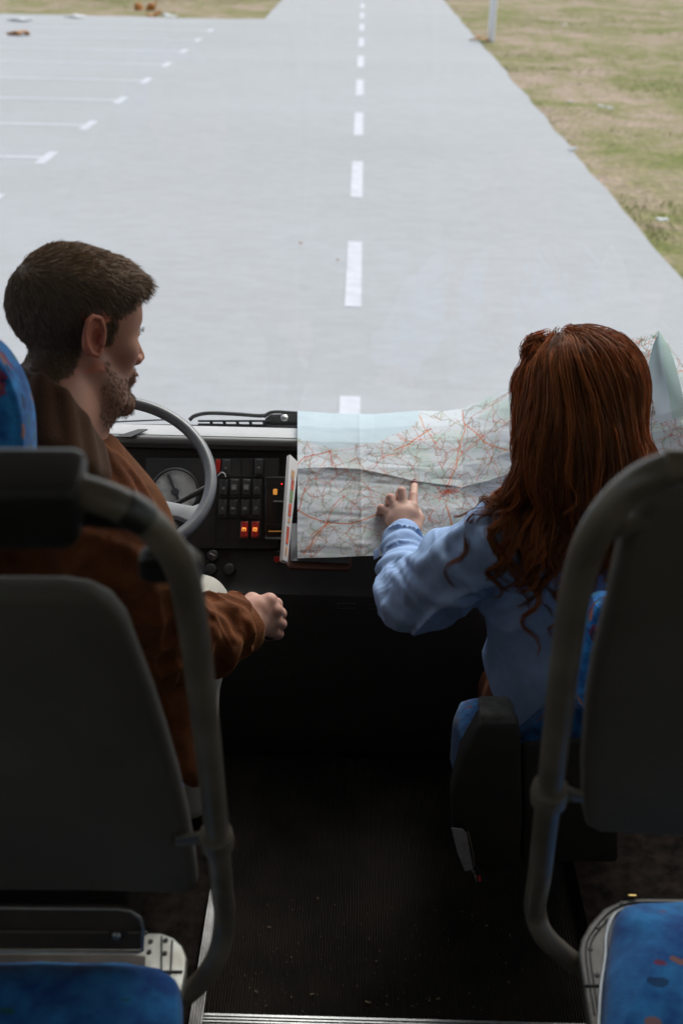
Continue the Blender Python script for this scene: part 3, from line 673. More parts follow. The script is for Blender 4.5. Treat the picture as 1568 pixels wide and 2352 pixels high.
# ------------------------------------------------------------------ upholstery
def node_fabric(name, dark=1.0, scale=14, thr=1.0):
    m = bpy.data.materials.new(name); m.use_nodes = True; nt = m.node_tree; b = nt.nodes['Principled BSDF']; b.inputs['Roughness'].default_value = .9; b.inputs['Sheen Weight'].default_value = .25; b.inputs['Specular IOR Level'].default_value = .15
    L = nt.links.new; tc = nt.nodes.new('ShaderNodeTexCoord')
    mp = nt.nodes.new('ShaderNodeMapping'); mp.inputs['Rotation'].default_value = (0, 0, .5); L(tc.outputs['Object'], mp.inputs[0])
    n = nt.nodes.new('ShaderNodeTexNoise'); n.inputs['Scale'].default_value = scale*1.8; n.inputs['Detail'].default_value = 4; L(mp.outputs[0], n.inputs['Vector'])
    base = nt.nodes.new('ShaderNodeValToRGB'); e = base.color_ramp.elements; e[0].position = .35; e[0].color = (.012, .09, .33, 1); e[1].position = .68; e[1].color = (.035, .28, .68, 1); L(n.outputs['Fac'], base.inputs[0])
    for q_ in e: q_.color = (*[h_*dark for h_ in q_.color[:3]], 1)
    prev = base.outputs[0]
    for i, (col, th, sc, off) in enumerate((((.30, .012, .02), .22, 1.0, 0), ((.42, .15, .03), .17, 1.3, 4.3), ((.006, .02, .07), .20, 1.15, 9.1), ((.02, .16, .10), .14, 1.5, 2.7))):
        mo = nt.nodes.new('ShaderNodeMapping'); mo.inputs['Location'].default_value = (off, off*.7, off*1.3); mo.inputs['Rotation'].default_value = (.3*i, .5, .9*i); mo.inputs['Scale'].default_value = (1, 2.0, 1); L(tc.outputs['Object'], mo.inputs[0])
        w = nt.nodes.new('ShaderNodeTexNoise'); w.inputs['Scale'].default_value = scale*1.5; L(mo.outputs[0], w.inputs['Vector'])
        ad = nt.nodes.new('ShaderNodeMix'); ad.data_type = 'VECTOR'; ad.inputs[0].default_value = .035; L(mo.outputs[0], ad.inputs[4]); L(w.outputs['Color'], ad.inputs[5])
        v = nt.nodes.new('ShaderNodeTexVoronoi'); v.inputs['Scale'].default_value = scale*sc*.62; L(ad.outputs[1], v.inputs['Vector'])
        c = nt.nodes.new('ShaderNodeMath'); c.operation = 'LESS_THAN'; c.inputs[1].default_value = th*thr; L(v.outputs['Distance'], c.inputs[0]); c_ = c; c = nt.nodes.new('ShaderNodeMath'); c.operation = 'MULTIPLY'; c.inputs[1].default_value = .72; L(c_.outputs[0], c.inputs[0])
        mx = nt.nodes.new('ShaderNodeMix'); mx.data_type = 'RGBA'; L(c.outputs[0], mx.inputs[0]); L(prev, mx.inputs[6]); mx.inputs[7].default_value = (*[h_*dark for h_ in col], 1); prev = mx.outputs[2]
    L(prev, b.inputs['Base Color'])
    n3 = nt.nodes.new('ShaderNodeTexNoise'); n3.inputs['Scale'].default_value = 420; L(tc.outputs['Object'], n3.inputs['Vector'])
    bp = nt.nodes.new('ShaderNodeBump'); bp.inputs['Strength'].default_value = .5; bp.inputs['Distance'].default_value = .0015; L(n3.outputs['Fac'], bp.inputs['Height']); L(bp.outputs[0], b.inputs['Normal'])
    return m
M_FAB = node_fabric('blue_patterned_plush', .80, thr=.75); M_FAB3 = node_fabric('blue_patterned_plush_lit', 1.5, scale=30, thr=1.55); M_FAB4 = node_fabric('blue_patterned_plush_large', 1.15, scale=24, thr=1.35); M_FAB2 = node_fabric('blue_patterned_plush_fine_shaded', .42, scale=40)  # guide seat copies made brighter and darker to hold its light and shade
M_TUBE = mat('worn_tube_enamel', (.140, .122, .094), .30, spec=.6, var=.30, vscale=18, bump=.15, bscale=120)
M_SHELL = mat('seat_shell_grey', (.092, .084, .072), .75, var=.22, vscale=5, bump=.4, bscale=260)
M_PADB = mat('black_leatherette', (.018, .018, .016), .38, spec=.7, bump=.25, bscale=150)
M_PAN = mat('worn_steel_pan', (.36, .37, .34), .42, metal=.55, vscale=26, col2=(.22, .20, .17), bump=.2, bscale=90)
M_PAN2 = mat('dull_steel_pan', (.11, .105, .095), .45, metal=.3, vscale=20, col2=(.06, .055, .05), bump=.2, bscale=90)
M_DARKIN = mat('pan_recess', (.05, .038, .03), .7, var=.3, vscale=20)
SA, SB = (.80, 1.235), (1.05, .545)            # the reclined plane of the front seat backs
SN = Vector((0, -(SA[1]-SB[1]), SA[0]-SB[0])).normalized()
if SN.y > 0: SN = -SN
def s_at(px, py, off=0.0): return plane_at(px, py, SA, SB)+SN*off
def cushion(name, pts, zt, th, parent, m, crown=.02, n=5):
    """soft pad: outline pts at height zt; rounded edge and gently domed top"""
    c = sum(pts, Vector())/len(pts); k = len(pts); V = []; F = []
    rings = [(1.0, -th), (1.0, -.030), (.992, -.016), (.972, -.006), (.94, 0)]+[(.94*(1-t)+.02*t, crown*math.sin(t*math.pi/2)) for t in np.linspace(.12, 1, n)]
    for s, h in rings:
        for p in pts: q = c+(p-c)*s; V.append((q.x, q.y, zt+h+.0025*float(vnoise(np.array([[q.x*22, q.y*22, h*5]]))[0])*(s < .97)))
    for i in range(len(rings)-1):
        for j in range(k): j2 = (j+1) % k; F.append((i*k+j, i*k+j2, (i+1)*k+j2, (i+1)*k+j))
    F.append(tuple(range((len(rings)-1)*k, len(rings)*k)))
    return mesh(name, V, F, m, parent, True)
def dense(pts, m=6):
    out = []
    for a, b in zip(pts, pts[1:]+pts[:1]):
        for t in range(m): out.append(a+(b-a)*t/m)
    return out

# ---- left front seat
lc = s_at(-60, 1700)
seatL = empty('passenger_seat', (lc.x, 1.0, .12), 'grey backed seat behind the driver with a black pad across its bent tube frame', 'bus seat', 'front passenger seats')
def mirror(P, xc): return [Vector((2*xc-p.x, p.y, p.z)) for p in P][::-1]
XCL = s_at(-120, 1400).x
# tube frame
tp = [(60, 1092), (150, 1096), (240, 1117), (320, 1156), (383, 1215), (424, 1292), (446, 1400), (466, 1560), (487, 1750), (501, 1900), (511, 2010)]
right = [s_at(x, y, .012) for x, y in tp]
tail = [Vector(atZ(516, 2105, .505)), Vector(atZ(502, 2188, .455)), Vector(atZ(458, 2258, .415)), Vector(atZ(395, 2300, .40)), Vector(atZ(330, 2310, .40))]
half = right+tail; full = mirror(half, XCL)+half
MB().tube([Vector(p) for p in spline(full, 6)], .0134, 18).build('tube_frame', M_TUBE, seatL)
# dark tape wound round the bend
tq = spline([s_at(x, y, .012) for x, y in tp], 12); seg = [p for p in tq if s_at(286, 1130).x < p[0] < s_at(340, 1170).x and p[2] > s_at(0, 1230).z]
if len(seg) > 2: MB().tube([Vector(p) for p in seg], .0146, 18).build('tape', M_PADB, seatL)
# black pad over the top bar
pp = [s_at(x, y, .034) for x, y in ((-300, 1052), (165, 1054), (188, 1064), (197, 1085), (197, 1180), (185, 1200), (-300, 1200))]
MB().slab(pp, SN, .052, .011, 4).build('top_pad', M_PADB, seatL)
MB().slab([s_at(x, y, .004) for x, y in ((-290, 1160), (200, 1162), (330, 1190), (362, 1212), (352, 1222), (200, 1204), (-290, 1204))], SN, .010, .003).build('pad_skirt', M_PADB, seatL)
# shell
po = [(-560, 1450), (-500, 1395), (-420, 1371), (0, 1368), (140, 1369), (200, 1378), (252, 1404), (286, 1446), (312, 1515), (345, 1600), (378, 1698), (408, 1800), (432, 1900), (446, 1985), (452, 2040), (440, 2058), (200, 2052), (-640, 2048), (-660, 1900)]
pl = [s_at(x, y, .0) for x, y in po]
MB().slab(pl, SN, .028, .011, 5).build('back_shell', M_SHELL, seatL)
# clamps
def clamp(parent, P, axis, arm_to, r=.0134, label=None):
    b = MB(); ax = Vector(axis).normalized(); P = Vector(P)
    b.lathe(P-ax*.014, ax, [(r+.0005, 0), (r+.005, .001), (r+.006, .014), (r+.005, .027), (r+.0005, .028)], 24)
    a = P; c = Vector(arm_to); d = (c-a).normalized(); s = d.cross(ax).normalized()
    b.slab([a+d*r+ax*.012, c+ax*.006, c-ax*.010, a+d*r-ax*.012], SN, .006, .0015)
    b.build('clamp', M_TUBE, parent)
clamp(seatL, s_at(500, 1905, .012), s_at(487, 1750)-s_at(501, 1900), s_at(405, 1915, .010))
br = [s_at(x, y, .002) for x, y in ((318, 1283), (345, 1276), (430, 1274), (462, 1300), (466, 1342), (420, 1345), (340, 1338), (318, 1325))]
MB().slab(br, SN, .016, .004).build('bracket', M_PADB, seatL)
# pan, cushion, tray rail
def pz(px, py, z=.45): return Vector(atZ(px, py, z))
XP = [(-560, 2141), (330, 2141), (370, 2141), (399, 2152), (420, 2172), (430, 2198), (427, 2235), (416, 2290), (405, 2352), (385, 2480), (-560, 2480)]
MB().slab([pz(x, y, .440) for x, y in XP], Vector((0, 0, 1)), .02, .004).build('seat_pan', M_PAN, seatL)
MB().slab([pz(x, y, .4425) for x, y in ((-560, 2192), (300, 2192), (334, 2196), (334, 2222), (-560, 2222))], Vector((0, 0, 1)), .002, .0005).build('pan_recess', M_DARKIN, seatL)
gv_ = MB(); gv_.tube([pz(372, 2150, .4415), pz(371, 2236, .4415)], .0012, 6).tube([pz(396, 2160, .4415), pz(392, 2236, .4415)], .0012, 6).tube([pz(330, 2231, .4415), pz(420, 2231, .4415)], .0012, 6)
for x, y in ((334, 2143), (346, 2163), (343, 2187), (381, 2160), (379, 2190)): gv_.lathe(pz(x, y, .440), (0, 0, 1), [(.0034, 0), (.003, .0016)], 10)
gv_.build('pan_seams', M_RUBBER, seatL)
cu = dense([pz(x, y) for x, y in ((-560, 2222), (100, 2222), (300, 2226), (385, 2240), (412, 2258), (420, 2290), (424, 2480), (-560, 2480))])
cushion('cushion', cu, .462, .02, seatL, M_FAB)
tl = [(-560, 2085), (0, 2085), (270, 2087), (300, 2092), (322, 2108), (329, 2130), (327, 2183), (318, 2187), (0, 2185), (-560, 2185)]
TA, TB = (1.03, .50), (1.02, .46)
def ty(px, py): return plane_at(px, py, (1.02, .53), (1.005, .45))
MB().tube([ty(x, y) for x, y in tl], .0022, 8).build('rail_loop', M_ALU, seatL)
MB().slab([ty(x, y)-SN*.003 for x, y in tl], SN, .002, 0).build('rail_plate', M_DARKIN, seatL, False)
MB().tube([ty(-560, 2139), ty(250, 2140)], .0014, 8).tube([ty(295, 2141), ty(326, 2141)], .0014, 8).build('rail_bar', M_TUBE, seatL)
MB().lathe(ty(269, 2147), SN, [(.006, 0), (.005, .004), (.002, .005)], 14).build('rivet', M_ALU, seatL)
# legs down to the platform
for x, y in ((XCL-.16, .86), (XCL-.16, 1.04), (XCL+.05, .86), (XCL+.05, 1.04)): MB().tube([(x, y, .425), (x, y, .045)], .016, 12).build('leg', M_TUBE, seatL)

# ---- right front seat
seatR = empty('passenger_seat', (s_at(1640, 1700).x, 1.05, .12), 'grey backed seat behind the woman with bare bent tube frame and steel rimmed cushion', 'bus seat', 'front passenger seats')
XCR = s_at(1880, 1400).x
tp = [(1600, 1046), (1540, 1050), (1490, 1066), (1440, 1098), (1398, 1142), (1365, 1192), (1340, 1250), (1318, 1330), (1302, 1430), (1284, 1570), (1264, 1750), (1246, 1900), (1236, 1990)]
left = [s_at(x, y, .012) for x, y in tp]
tail = [Vector(atZ(1228, 2085, .51)), Vector(atZ(1243, 2140, .47)), Vector(atZ(1285, 2185, .435)), Vector(atZ(1340, 2222, .412)), Vector(atZ(1420, 2240, .405))]
half = left+tail; full = half[::-1]+mirror(half, XCR)[::-1]
MB().tube([Vector(p) for p in spline(full, 6)], .0134, 18).build('tube_frame', M_TUBE, seatR)
po = [(1600, 1144), (1520, 1150), (1479, 1168), (1455, 1200), (1428, 1252), (1413, 1321), (1394, 1405), (1363, 1528), (1346, 1630), (1337, 1757), (1337, 1870), (1346, 1905), (1372, 1918), (1600, 1928), (2400, 1940), (2400, 1600), (2340, 1300), (2260, 1160), (2160, 1144)]
MB().slab([s_at(x, y, .0) for x, y in po][::-1], SN, .028, .011, 5).build('back_shell', M_SHELL, seatR)
clamp(seatR, s_at(1258, 1800, .012), s_at(1264, 1750)-s_at(1246, 1900), s_at(1338, 1818, .008))
br = [s_at(x, y, .004) for x, y in ((1340, 1203), (1400, 1207), (1440, 1200), (1492, 1188), (1494, 1196), (1450, 1216), (1400, 1240), (1345, 1262))]
MB().slab(br, SN, .012, .003).build('bracket', M_TUBE, seatR)
XP = [(1900, 2059), (1568, 2062), (1469, 2061), (1425, 2067), (1385, 2085), (1352, 2122), (1334, 2155), (1328, 2185), (1334, 2235), (1344, 2300), (1356, 2370), (1375, 2480), (1900, 2480)]
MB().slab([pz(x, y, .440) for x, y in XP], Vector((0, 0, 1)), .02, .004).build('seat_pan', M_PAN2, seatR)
gv_ = MB()
for o_ in (14, 24):
    gv_.tube([Vector(p) for p in spline([pz(x, y, .4412) for x, y in ((1568, 2062+o_*.8), (1469, 2061+o_*.8), (1425+o_*.3, 2067+o_*.8), (1385+o_*.8, 2087+o_*.7), (1352+o_, 2126+o_*.3), (1334+o_, 2160), (1330+o_, 2190), (1336+o_, 2240), (1350+o_, 2330))], 4)], .0010, 6)
gv_.tube([pz(1341, 2263, .4415), pz(1386, 2263, .4415)], .0012, 6)
for x, y in ((1427, 2075), (1393, 2115), (1372, 2130), (1370, 2240), (1354, 2180)): gv_.lathe(pz(x, y, .440), (0, 0, 1), [(.0034, 0), (.003, .0016)], 10)
gv_.build('pan_seams', M_RUBBER, seatR)
MB().tube([Vector(p) for p in spline([pz(x, y, .4425) for x, y in ((1600, 2083), (1460, 2084), (1420, 2092), (1402, 2112), (1392, 2150), (1390, 2200), (1380, 2270), (1374, 2370))], 5)], .0028, 8).build('pan_edge', M_ALU, seatR)
cu = dense([pz(x, y) for x, y in ((1900, 2092), (1600, 2090), (1462, 2092), (1425, 2102), (1405, 2126), (1398, 2180), (1388, 2260), (1382, 2352), (1380, 2480), (1900, 2480))])
cushion('cushion', cu, .470, .03, seatR, M_FAB, crown=.03)
MB().box(pz(1451, 2057, .445), (.011, .003, .002), None, .0008).build('brass_spring', mat('brass', (.45, .32, .12), .4, metal=.8), seatR)
for x, y in ((XCR-.04, .86), (XCR-.04, 1.06), (XCR+.12, .86), (XCR+.12, 1.06)): MB().tube([(x, y, .425), (x, y, .045)], .016, 12).build('leg', M_TUBE, seatR)

# ---- driver's seat
ds = empty('driver_seat', (-.48, 1.40, -.17), 'driver seat in blue patterned plush rising at the left edge behind the man', 'seat')
dpn = [(-330, 900), (-280, 800), (-200, 770), (-90, 775), (-30, 800), (10, 850), (35, 905), (50, 970), (54, 1040), (52, 1090), (30, 1130), (-330, 1140)]
P_ = [at(x, y, 1.52+(y-1000)*.00006) for x, y in dpn]; nn = -(ROT@Vector((0, 0, -1)))
DSN = Vector((0, -.97, .2)); P_ = [plane_at(x, y, (1.30, 1.15), (1.34, .55)) for x, y in dpn]
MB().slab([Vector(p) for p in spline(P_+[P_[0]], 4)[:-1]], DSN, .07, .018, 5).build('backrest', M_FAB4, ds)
MB().slab([plane_at(x, y, (1.33, 1.15), (1.37, .55)) for x, y in ((-240, 1090), (-70, 1090), (-80, 1900), (-240, 1900))], DSN, .04, .01).build('back_post', M_PADB, ds)
MB().box((-.50, 1.62, .30), (.46, .46, .12), None, .04).build('cushion', M_FAB, ds)
MB().box((-.50, 1.60, .05), (.30, .34, .42), None, .02).build('pedestal', M_PADB, ds)

# ---- guide seat under the woman
gs = empty('guide_seat', (.40, 1.62, -.17), 'low guide seat with blue patterned cushion under the woman', 'seat')
gb = [(1392, 1392), (1372, 1400), (1352, 1440), (1338, 1500), (1328, 1560), (1325, 1595), (1332, 1625), (1350, 1640), (1600, 1650), (1720, 1600), (1700, 1450), (1600, 1390)]
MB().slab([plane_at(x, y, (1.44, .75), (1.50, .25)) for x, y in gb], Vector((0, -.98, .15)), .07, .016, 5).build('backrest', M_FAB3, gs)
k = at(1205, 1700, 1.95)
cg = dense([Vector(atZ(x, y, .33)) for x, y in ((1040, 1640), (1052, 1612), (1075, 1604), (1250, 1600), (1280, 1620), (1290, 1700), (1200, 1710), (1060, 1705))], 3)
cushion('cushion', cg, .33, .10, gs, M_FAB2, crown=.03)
hc_ = [atY(x, y, 1.52) for x, y in ((1190, 1702), (1245, 1652), (1300, 1632), (1345, 1628), (1350, 1700), (1190, 1712))]
MB().slab(hc_, Vector((0, -1, .3)), .05, .012, 4).build('side_bolster', M_FAB2, gs)
MB().slab([atY(x, y, 1.515) for x, y in ((1196, 1706), (1420, 1690), (1420, 1985), (1196, 1985))], Vector((0, -1, 0)), .05, .01, 3).build('seat_base', M_BLACK, gs)
# black metal arm housing with a grey padded top
MB().slab([atY(x, y, 1.50) for x, y in ((1103, 1662), (1185, 1662), (1196, 1690), (1200, 1900), (1190, 2005), (1105, 2010), (1040, 1930), (1036, 1830), (1060, 1740))], Vector((0, -1, 0)), .05, .010, 3).build('arm_housing', M_BLACK, gs)
MB().slab([atY(x, y, 1.497) for x, y in ((1102, 1644), (1176, 1644), (1190, 1668), (1103, 1668))], Vector((0, -1, 0)), .055, .006, 3).build('arm_pad', mat('pad_grey', (.10, .098, .09), .8, var=.3, vscale=60), gs)
tp_ = [atY(x, y, 1.485) for x, y in ((1036, 1903), (1062, 1906), (1071, 1916), (1086, 1998), (1067, 2002), (1050, 1960))]
MB().slab(tp_, Vector((0, -1, .1)), .004, .001).build('paper_tag', mat('grey_paper', (.30, .28, .31), .8, var=.15, vscale=60), gs)
MB().tube([atY(1074, 1909, 1.48), atY(1086, 1960, 1.48), atY(1089, 1990, 1.48)], .0012, 6).build('cable', M_TUBE, gs)
MB().tube([atY(1086, 2002, 1.478), atY(1093, 2022, 1.478)], .003, 10).build('buckle', mat('chrome', (.8, .8, .85), .12, metal=1.0), gs)
MB().box(atY(1101, 2018, 1.478), (.004, .012, .003), None, .001).build('red_release', M_REDSW, gs)

# ---- loose things near the dash
bk = empty('booklet', tuple(at(662, 1290, 2.20)), 'white folded booklet with red pictures standing on edge left of the map', 'booklet')
ba = [at(666, 1043, 2.28), at(684, 1060, 2.29), at(684, 1075, 2.29), at(661, 1292, 2.18), at(650, 1286, 2.17)]
fn = (ba[1]-ba[0]).cross(ba[4]-ba[0]).normalized()
if fn.dot(CAMP-ba[0]) < 0: fn = -fn
MB().slab(ba, fn, .010, .0015).build('cover', mat('booklet_white', (.62, .60, .58), .5), bk)
def bq(u, v, du, dv, m, nm='picture'):
    def q(a, b): A = ba[0].lerp(ba[4], b); B = Vector(ba[1]).lerp(ba[3], b); return A.lerp(B, a)+fn*.0012
    MB().add([q(u, v), q(u+du, v), q(u+du, v+dv), q(u, v+dv)], [(0, 1, 2, 3)]).build(nm, m, bk, False)
mr = mat('print_red', (.55, .07, .03), .5, var=.3, vscale=90); mg = mat('print_green', (.16, .26, .10), .5); mo_ = mat('print_orange', (.55, .28, .12), .5, var=.3, vscale=120)
bq(.35, .13, .35, .08, mo_); bq(.4, .22, .35, .10, mr); bq(.35, .33, .4, .11, mg); bq(.3, .46, .4, .12, mr); bq(.35, .60, .3, .04, mo_); bq(.25, .68, .4, .16, mr); bq(.3, .87, .3, .08, mo_)
tb = empty('tablet', tuple(at(730, 1300, 2.26)), 'dark flat tablet with a brown edge lying under the lower left map edge', 'tablet')
ta = [at(655, 1290, 2.275), at(662, 1304, 2.27), at(800, 1309, 2.27), at(808, 1296, 2.275), at(808, 1200, 2.35), at(660, 1200, 2.35)]
MB().slab(ta, Vector((0, -.5, .8)), .010, .003).build('case', mat('brown_leather', (.12, .055, .035), .5), tb)
MB().slab([p+Vector((0, -.0016, .0030)) for p in (at(668, 1290, 2.273), at(800, 1297, 2.273), at(802, 1205, 2.345), at(668, 1205, 2.345))], Vector((0, -.5, .8)), .002, 0).build('screen', mat('dark_screen', (.02, .025, .03), .15, spec=.7), tb, False)
# gear lever in the man's fist
gl = empty('gear_lever', tuple(Vector((at(615, 1420, 2.03).x, 1.80, 0))), 'black gear lever gripped in the fist of the driver', 'gear lever')
kb = at(618, 1432, 2.035)
MB().lathe(kb-Vector((0, 0, .03)), (0, 0, 1), [(.008, 0), (.017, .012), (.020, .03), (.015, .046), (.006, .052)], 20).build('knob', M_RUBBER, gl)
lever_end = kb+(kb-CAMP).normalized()*.26+Vector((-.01, 0, .01)); MB().tube([kb-Vector((0, 0, .015)), lever_end], .006, 10).build('rod', mat('matt_black', (.006, .006, .006), .95, spec=.1), gl)
MB().lathe(lever_end+(kb-CAMP).normalized()*.02, -(kb-CAMP).normalized(), [(.030, 0), (.028, .01), (.018, .025), (.010, .035)], 20).build('rubber_boot', mat('matt_rubber', (.008, .007, .006), .95, spec=.1), gl)
# ================================================================== the road map
MX0, MX1 = 683.0, 1640.0
TOPX = [683, 720, 760, 860, 960, 1010, 1060, 1110, 1175, 1240, 1300, 1420, 1512, 1550, 1600, 1640]
TOPY = [944, 946, 949, 951, 943, 944, 939, 917, 888, 862, 838, 787, 759, 812, 880, 930]
BOTX = [683, 770, 860, 980, 1100, 1300, 1640]
BOTY = [1282, 1280, 1276, 1291, 1290, 1260, 1180]
CRX = [683, 760, 830, 890, 950, 1060, 1120, 1190, 1300, 1640]
CRY = [1076, 1073, 1078, 1090, 1104, 1119, 1104, 1080, 1040, 960]
def map_depth(x, y):
    x = np.asarray(x, float); y = np.asarray(y, float)
    t = np.interp(x, TOPX, TOPY); b = np.interp(x, BOTX, BOTY); v = (b-y)/(b-t)
    right = np.clip((x-1050)/450, 0, 1); right = right*right*(3-2*right)
    d = np.interp(v, [0, .35, .62, .80, .90, 1.0], [2.250, 2.300, 2.350, 2.405, 2.455, 2.525])-right*np.interp(v, [0, 1], [.02, .24])
    c = y-np.interp(x, CRX, CRY)
    d = d-.0050*np.exp(-np.abs(c)/9)       # the sharp sideways fold
    d = d-.005*np.exp(-np.abs(x-828-.02*(y-1100))/9)+.004*np.exp(-np.abs(x-1062)/12)-.005*np.exp(-np.abs(x-1210)/14)
    d = d+.006*np.sin((x+y*.4)/70.)*np.clip(v, 0, 1)+.004*np.sin(x/38.+y/90.)*np.exp(-((v-.55)/.2)**2)
    # small wrinkles fanning out of the fold near her sleeve
    P = np.stack([x.ravel()/85+y.ravel()/160, y.ravel()/22-x.ravel()/300, 0*x.ravel()], 1)
    w = (1-np.abs(vnoise(P+5)))**3*.0020*np.exp(-((c.ravel()+15)/55)**2)+vnoise(P*.5+2)*.003+vnoise(P*2.5)*.0007
    return d+w.reshape(x.shape)
cell = 1.55
NU = int((MX1-MX0)/cell)+1; NV = 245
U = np.linspace(0, 1, NU); Vv = np.linspace(0, 1, NV); UU, VV = np.meshgrid(U, Vv, indexing='ij')
PX = MX0+UU*(MX1-MX0); T_ = np.interp(PX, TOPX, TOPY); B_ = np.interp(PX, BOTX, BOTY); PY = B_+(T_-B_)*VV
DD = map_depth(PX, PY)
Rm = np.array(ROT)
def atN(px, py, d):
    r = np.stack([(px-CXP)/FPX, -(py-CYP)/FPX, -np.ones_like(px)], -1); return np.array([0, 0, CAMZ])+(r@Rm.T)*d[..., None]
MV = atN(PX, PY, DD).reshape(-1, 3)
# ---- the print: painted in sheet coordinates (grid cells)
prng = np.random.default_rng(11)
img = np.zeros((NU, NV, 3)); 
gxx, gyy = np.meshgrid(np.arange(NU), np.arange(NV), indexing='ij')
pn = np.stack([gxx.ravel()/26., gyy.ravel()/20., gxx.ravel()*0.], 1)
f1 = fbm(pn, 3).reshape(NU, NV); f2 = fbm(pn*2.3+9, 3).reshape(NU, NV)
paper = np.array([.72, .76, .80]); green = np.array([.56, .67, .62]); beige = np.array([.70, .70, .67])
w1 = np.clip(f1*1.4-.05, 0, 1)[..., None]*.8; w2 = np.clip(f2*1.3-.1, 0, 1)[..., None]*.6
img = paper*(1-w1)+green*w1; img = img*(1-w2)+beige*w2
def s2g(x, y):                       # photo measure -> sheet cell
    u = (x-MX0)/(MX1-MX0); t = np.interp(x, TOPX, TOPY); b = np.interp(x, BOTX, BOTY); return u*(NU-1), (b-y)/(b-t)*(NV-1)
SEAX = [683, 700, 765, 800, 825, 860, 897, 930, 960, 964]; SEAY = [1004, 1016, 1031, 1027, 1020, 1016, 1003, 990, 966, 940]
coast = np.interp(PX, SEAX, SEAY)+2.5*f2; sea = (PY < coast) & (PX < 964)
img[sea] = np.array([.62, .73, .79])+.02*f1[sea][:, None]
def blend(x, y, col, a):
    xi = np.clip(np.round(x).astype(int), 0, NU-1); yi = np.clip(np.round(y).astype(int), 0, NV-1)
    img[xi, yi] = img[xi, yi]*(1-a)+np.array(col)*a
def road(a, b, col, w=1, alpha=.7, wob_=1.0):
    a = np.array(a, float); b = np.array(b, float); L = np.linalg.norm(b-a); n = max(4, int(L*1.8)); t = np.linspace(0, 1, n)
    d = (b-a)/(L+1e-6); nrm = np.array([-d[1], d[0]]); o = np.zeros(n)
    for k in (1, 2, 3, 5): o += prng.normal()*np.sin(t*math.pi*k+0*prng.random())*L*.05/k*wob_
    p = a+(b-a)*t[:, None]+nrm*o[:, None]
    m = (p[:, 0] >= 0) & (p[:, 0] < NU) & (p[:, 1] >= 0) & (p[:, 1] < NV); p = p[m]
    if not len(p): return
    q = sea[p[:, 0].astype(int), p[:, 1].astype(int)]; p = p[~q]
    blend(p[:, 0], p[:, 1], col, alpha)
    if w > 1: blend(p[:, 0]+.9*nrm[0], p[:, 1]+.9*nrm[1], col, alpha*.55)
    if w > 2: blend(p[:, 0]-.9*nrm[0], p[:, 1]-.9*nrm[1], col, alpha*.55)
GREY = (.38, .36, .36); BRN = (.46, .22, .18); RED = (.62, .12, .08); ORG = (.75, .20, .05); GRN = (.10, .34, .22); OLV = (.30, .30, .05)
nt_ = 1500; towns = np.stack([prng.random(nt_)*NU, prng.random(nt_)*NV], 1)
dm = np.linalg.norm(towns[:, None]-towns[None], axis=2)+np.eye(nt_)*1e9
for i in range(nt_):
    for j in np.argsort(dm[i])[:4]: road(towns[i], towns[j], (GREY, (.28, .40, .35), (.40, .38, .24), BRN)[int(prng.random()*4)], 1, .30+.26*prng.random(), 1.5)
mid = towns[:190]; d2 = dm[:190, :190]
for i in range(190):
    for j in np.argsort(d2[i])[:3]: road(mid[i], mid[j], (.66, .24, .16) if prng.random() < .5 else BRN, 1, .42)
hubs = [s2g(*p) for p in ((757, 1036), (753, 1201), (697, 1270), (1030, 1128), (845, 1120), (812, 1098), (905, 1238), (1010, 1230), (1110, 1000), (1060, 1040), (880, 1050), (965, 1010), (1150, 1120), (1110, 1180), (1440, 820), (1480, 900), (1540, 1000), (1470, 850), (725, 1100), (790, 1140))]
for h in hubs:
    for k in range(7):
        a = 2*math.pi*(k+.5*prng.random())/7; L = 16+26*prng.random(); road(h, (h[0]+math.cos(a)*L, h[1]+math.sin(a)*L), (RED, BRN)[k % 2], 1, .48, .8)
    blend(h[0]+prng.normal(size=9)*1.2, h[1]+prng.normal(size=9)*1.2, RED, .6)
for i in (0, 1, 2, 3, 6, 8, 9, 11, 12, 14, 15):
    h = np.array(hubs[i]); o = sorted(hubs, key=lambda q: np.hypot(q[0]-h[0], q[1]-h[1]))[1:3+(i == 3)]
    for q in o: road(h, q, ORG, 1, .5)
def path(P, col, w, a=.85):
    P = [s2g(*p) for p in P]
    for p, q in zip(P, P[1:]): road(p, q, col, w, a, .35)
path([(683, 1172), (712, 1188), (750, 1201), (800, 1203), (840, 1192), (868, 1183)], ORG, 3)
path([(697, 1270), (716, 1250), (728, 1225), (753, 1201)], ORG, 2)
path([(1062, 945), (1066, 990), (1050, 1040), (1046, 1075), (1024, 1120)], ORG, 2)
path([(1066, 975), (1110, 1015), (1165, 1035)], ORG, 2); path([(960, 945), (975, 985), (1010, 1035)], ORG, 1)
path([(1026, 1165), (1035, 1200), (1050, 1225)], ORG, 3); path([(905, 1035), (940, 1020), (990, 985)], ORG, 2)
path([(683, 1068), (700, 1050), (757, 1036)], RED, 2); path([(757, 1036), (762, 1070)], RED, 2); path([(700, 1120), (683, 1175)], RED, 2)
ch = s2g(1028, 1130)
for k in range(120):
    a = prng.random()*6.28; r = abs(prng.normal())*12; p = (ch[0]+math.cos(a)*r*1.5, ch[1]+math.sin(a)*r*.75)
    road(p, (p[0]+prng.normal()*5, p[1]+prng.normal()*3), (ORG, RED, GREY, (.25, .12, .2))[k % 4], 1+(k % 3 == 0), .75)
for c, n_ in ((GRN, 170), (OLV, 420), ((.12, .13, .16), 700)):
    x = prng.random(n_)*NU; y = prng.random(n_)*NV; m = ~sea[x.astype(int), y.astype(int)]; x, y = x[m], y[m]; blend(x, y, c, .55); blend(x+1, y, c, .35)
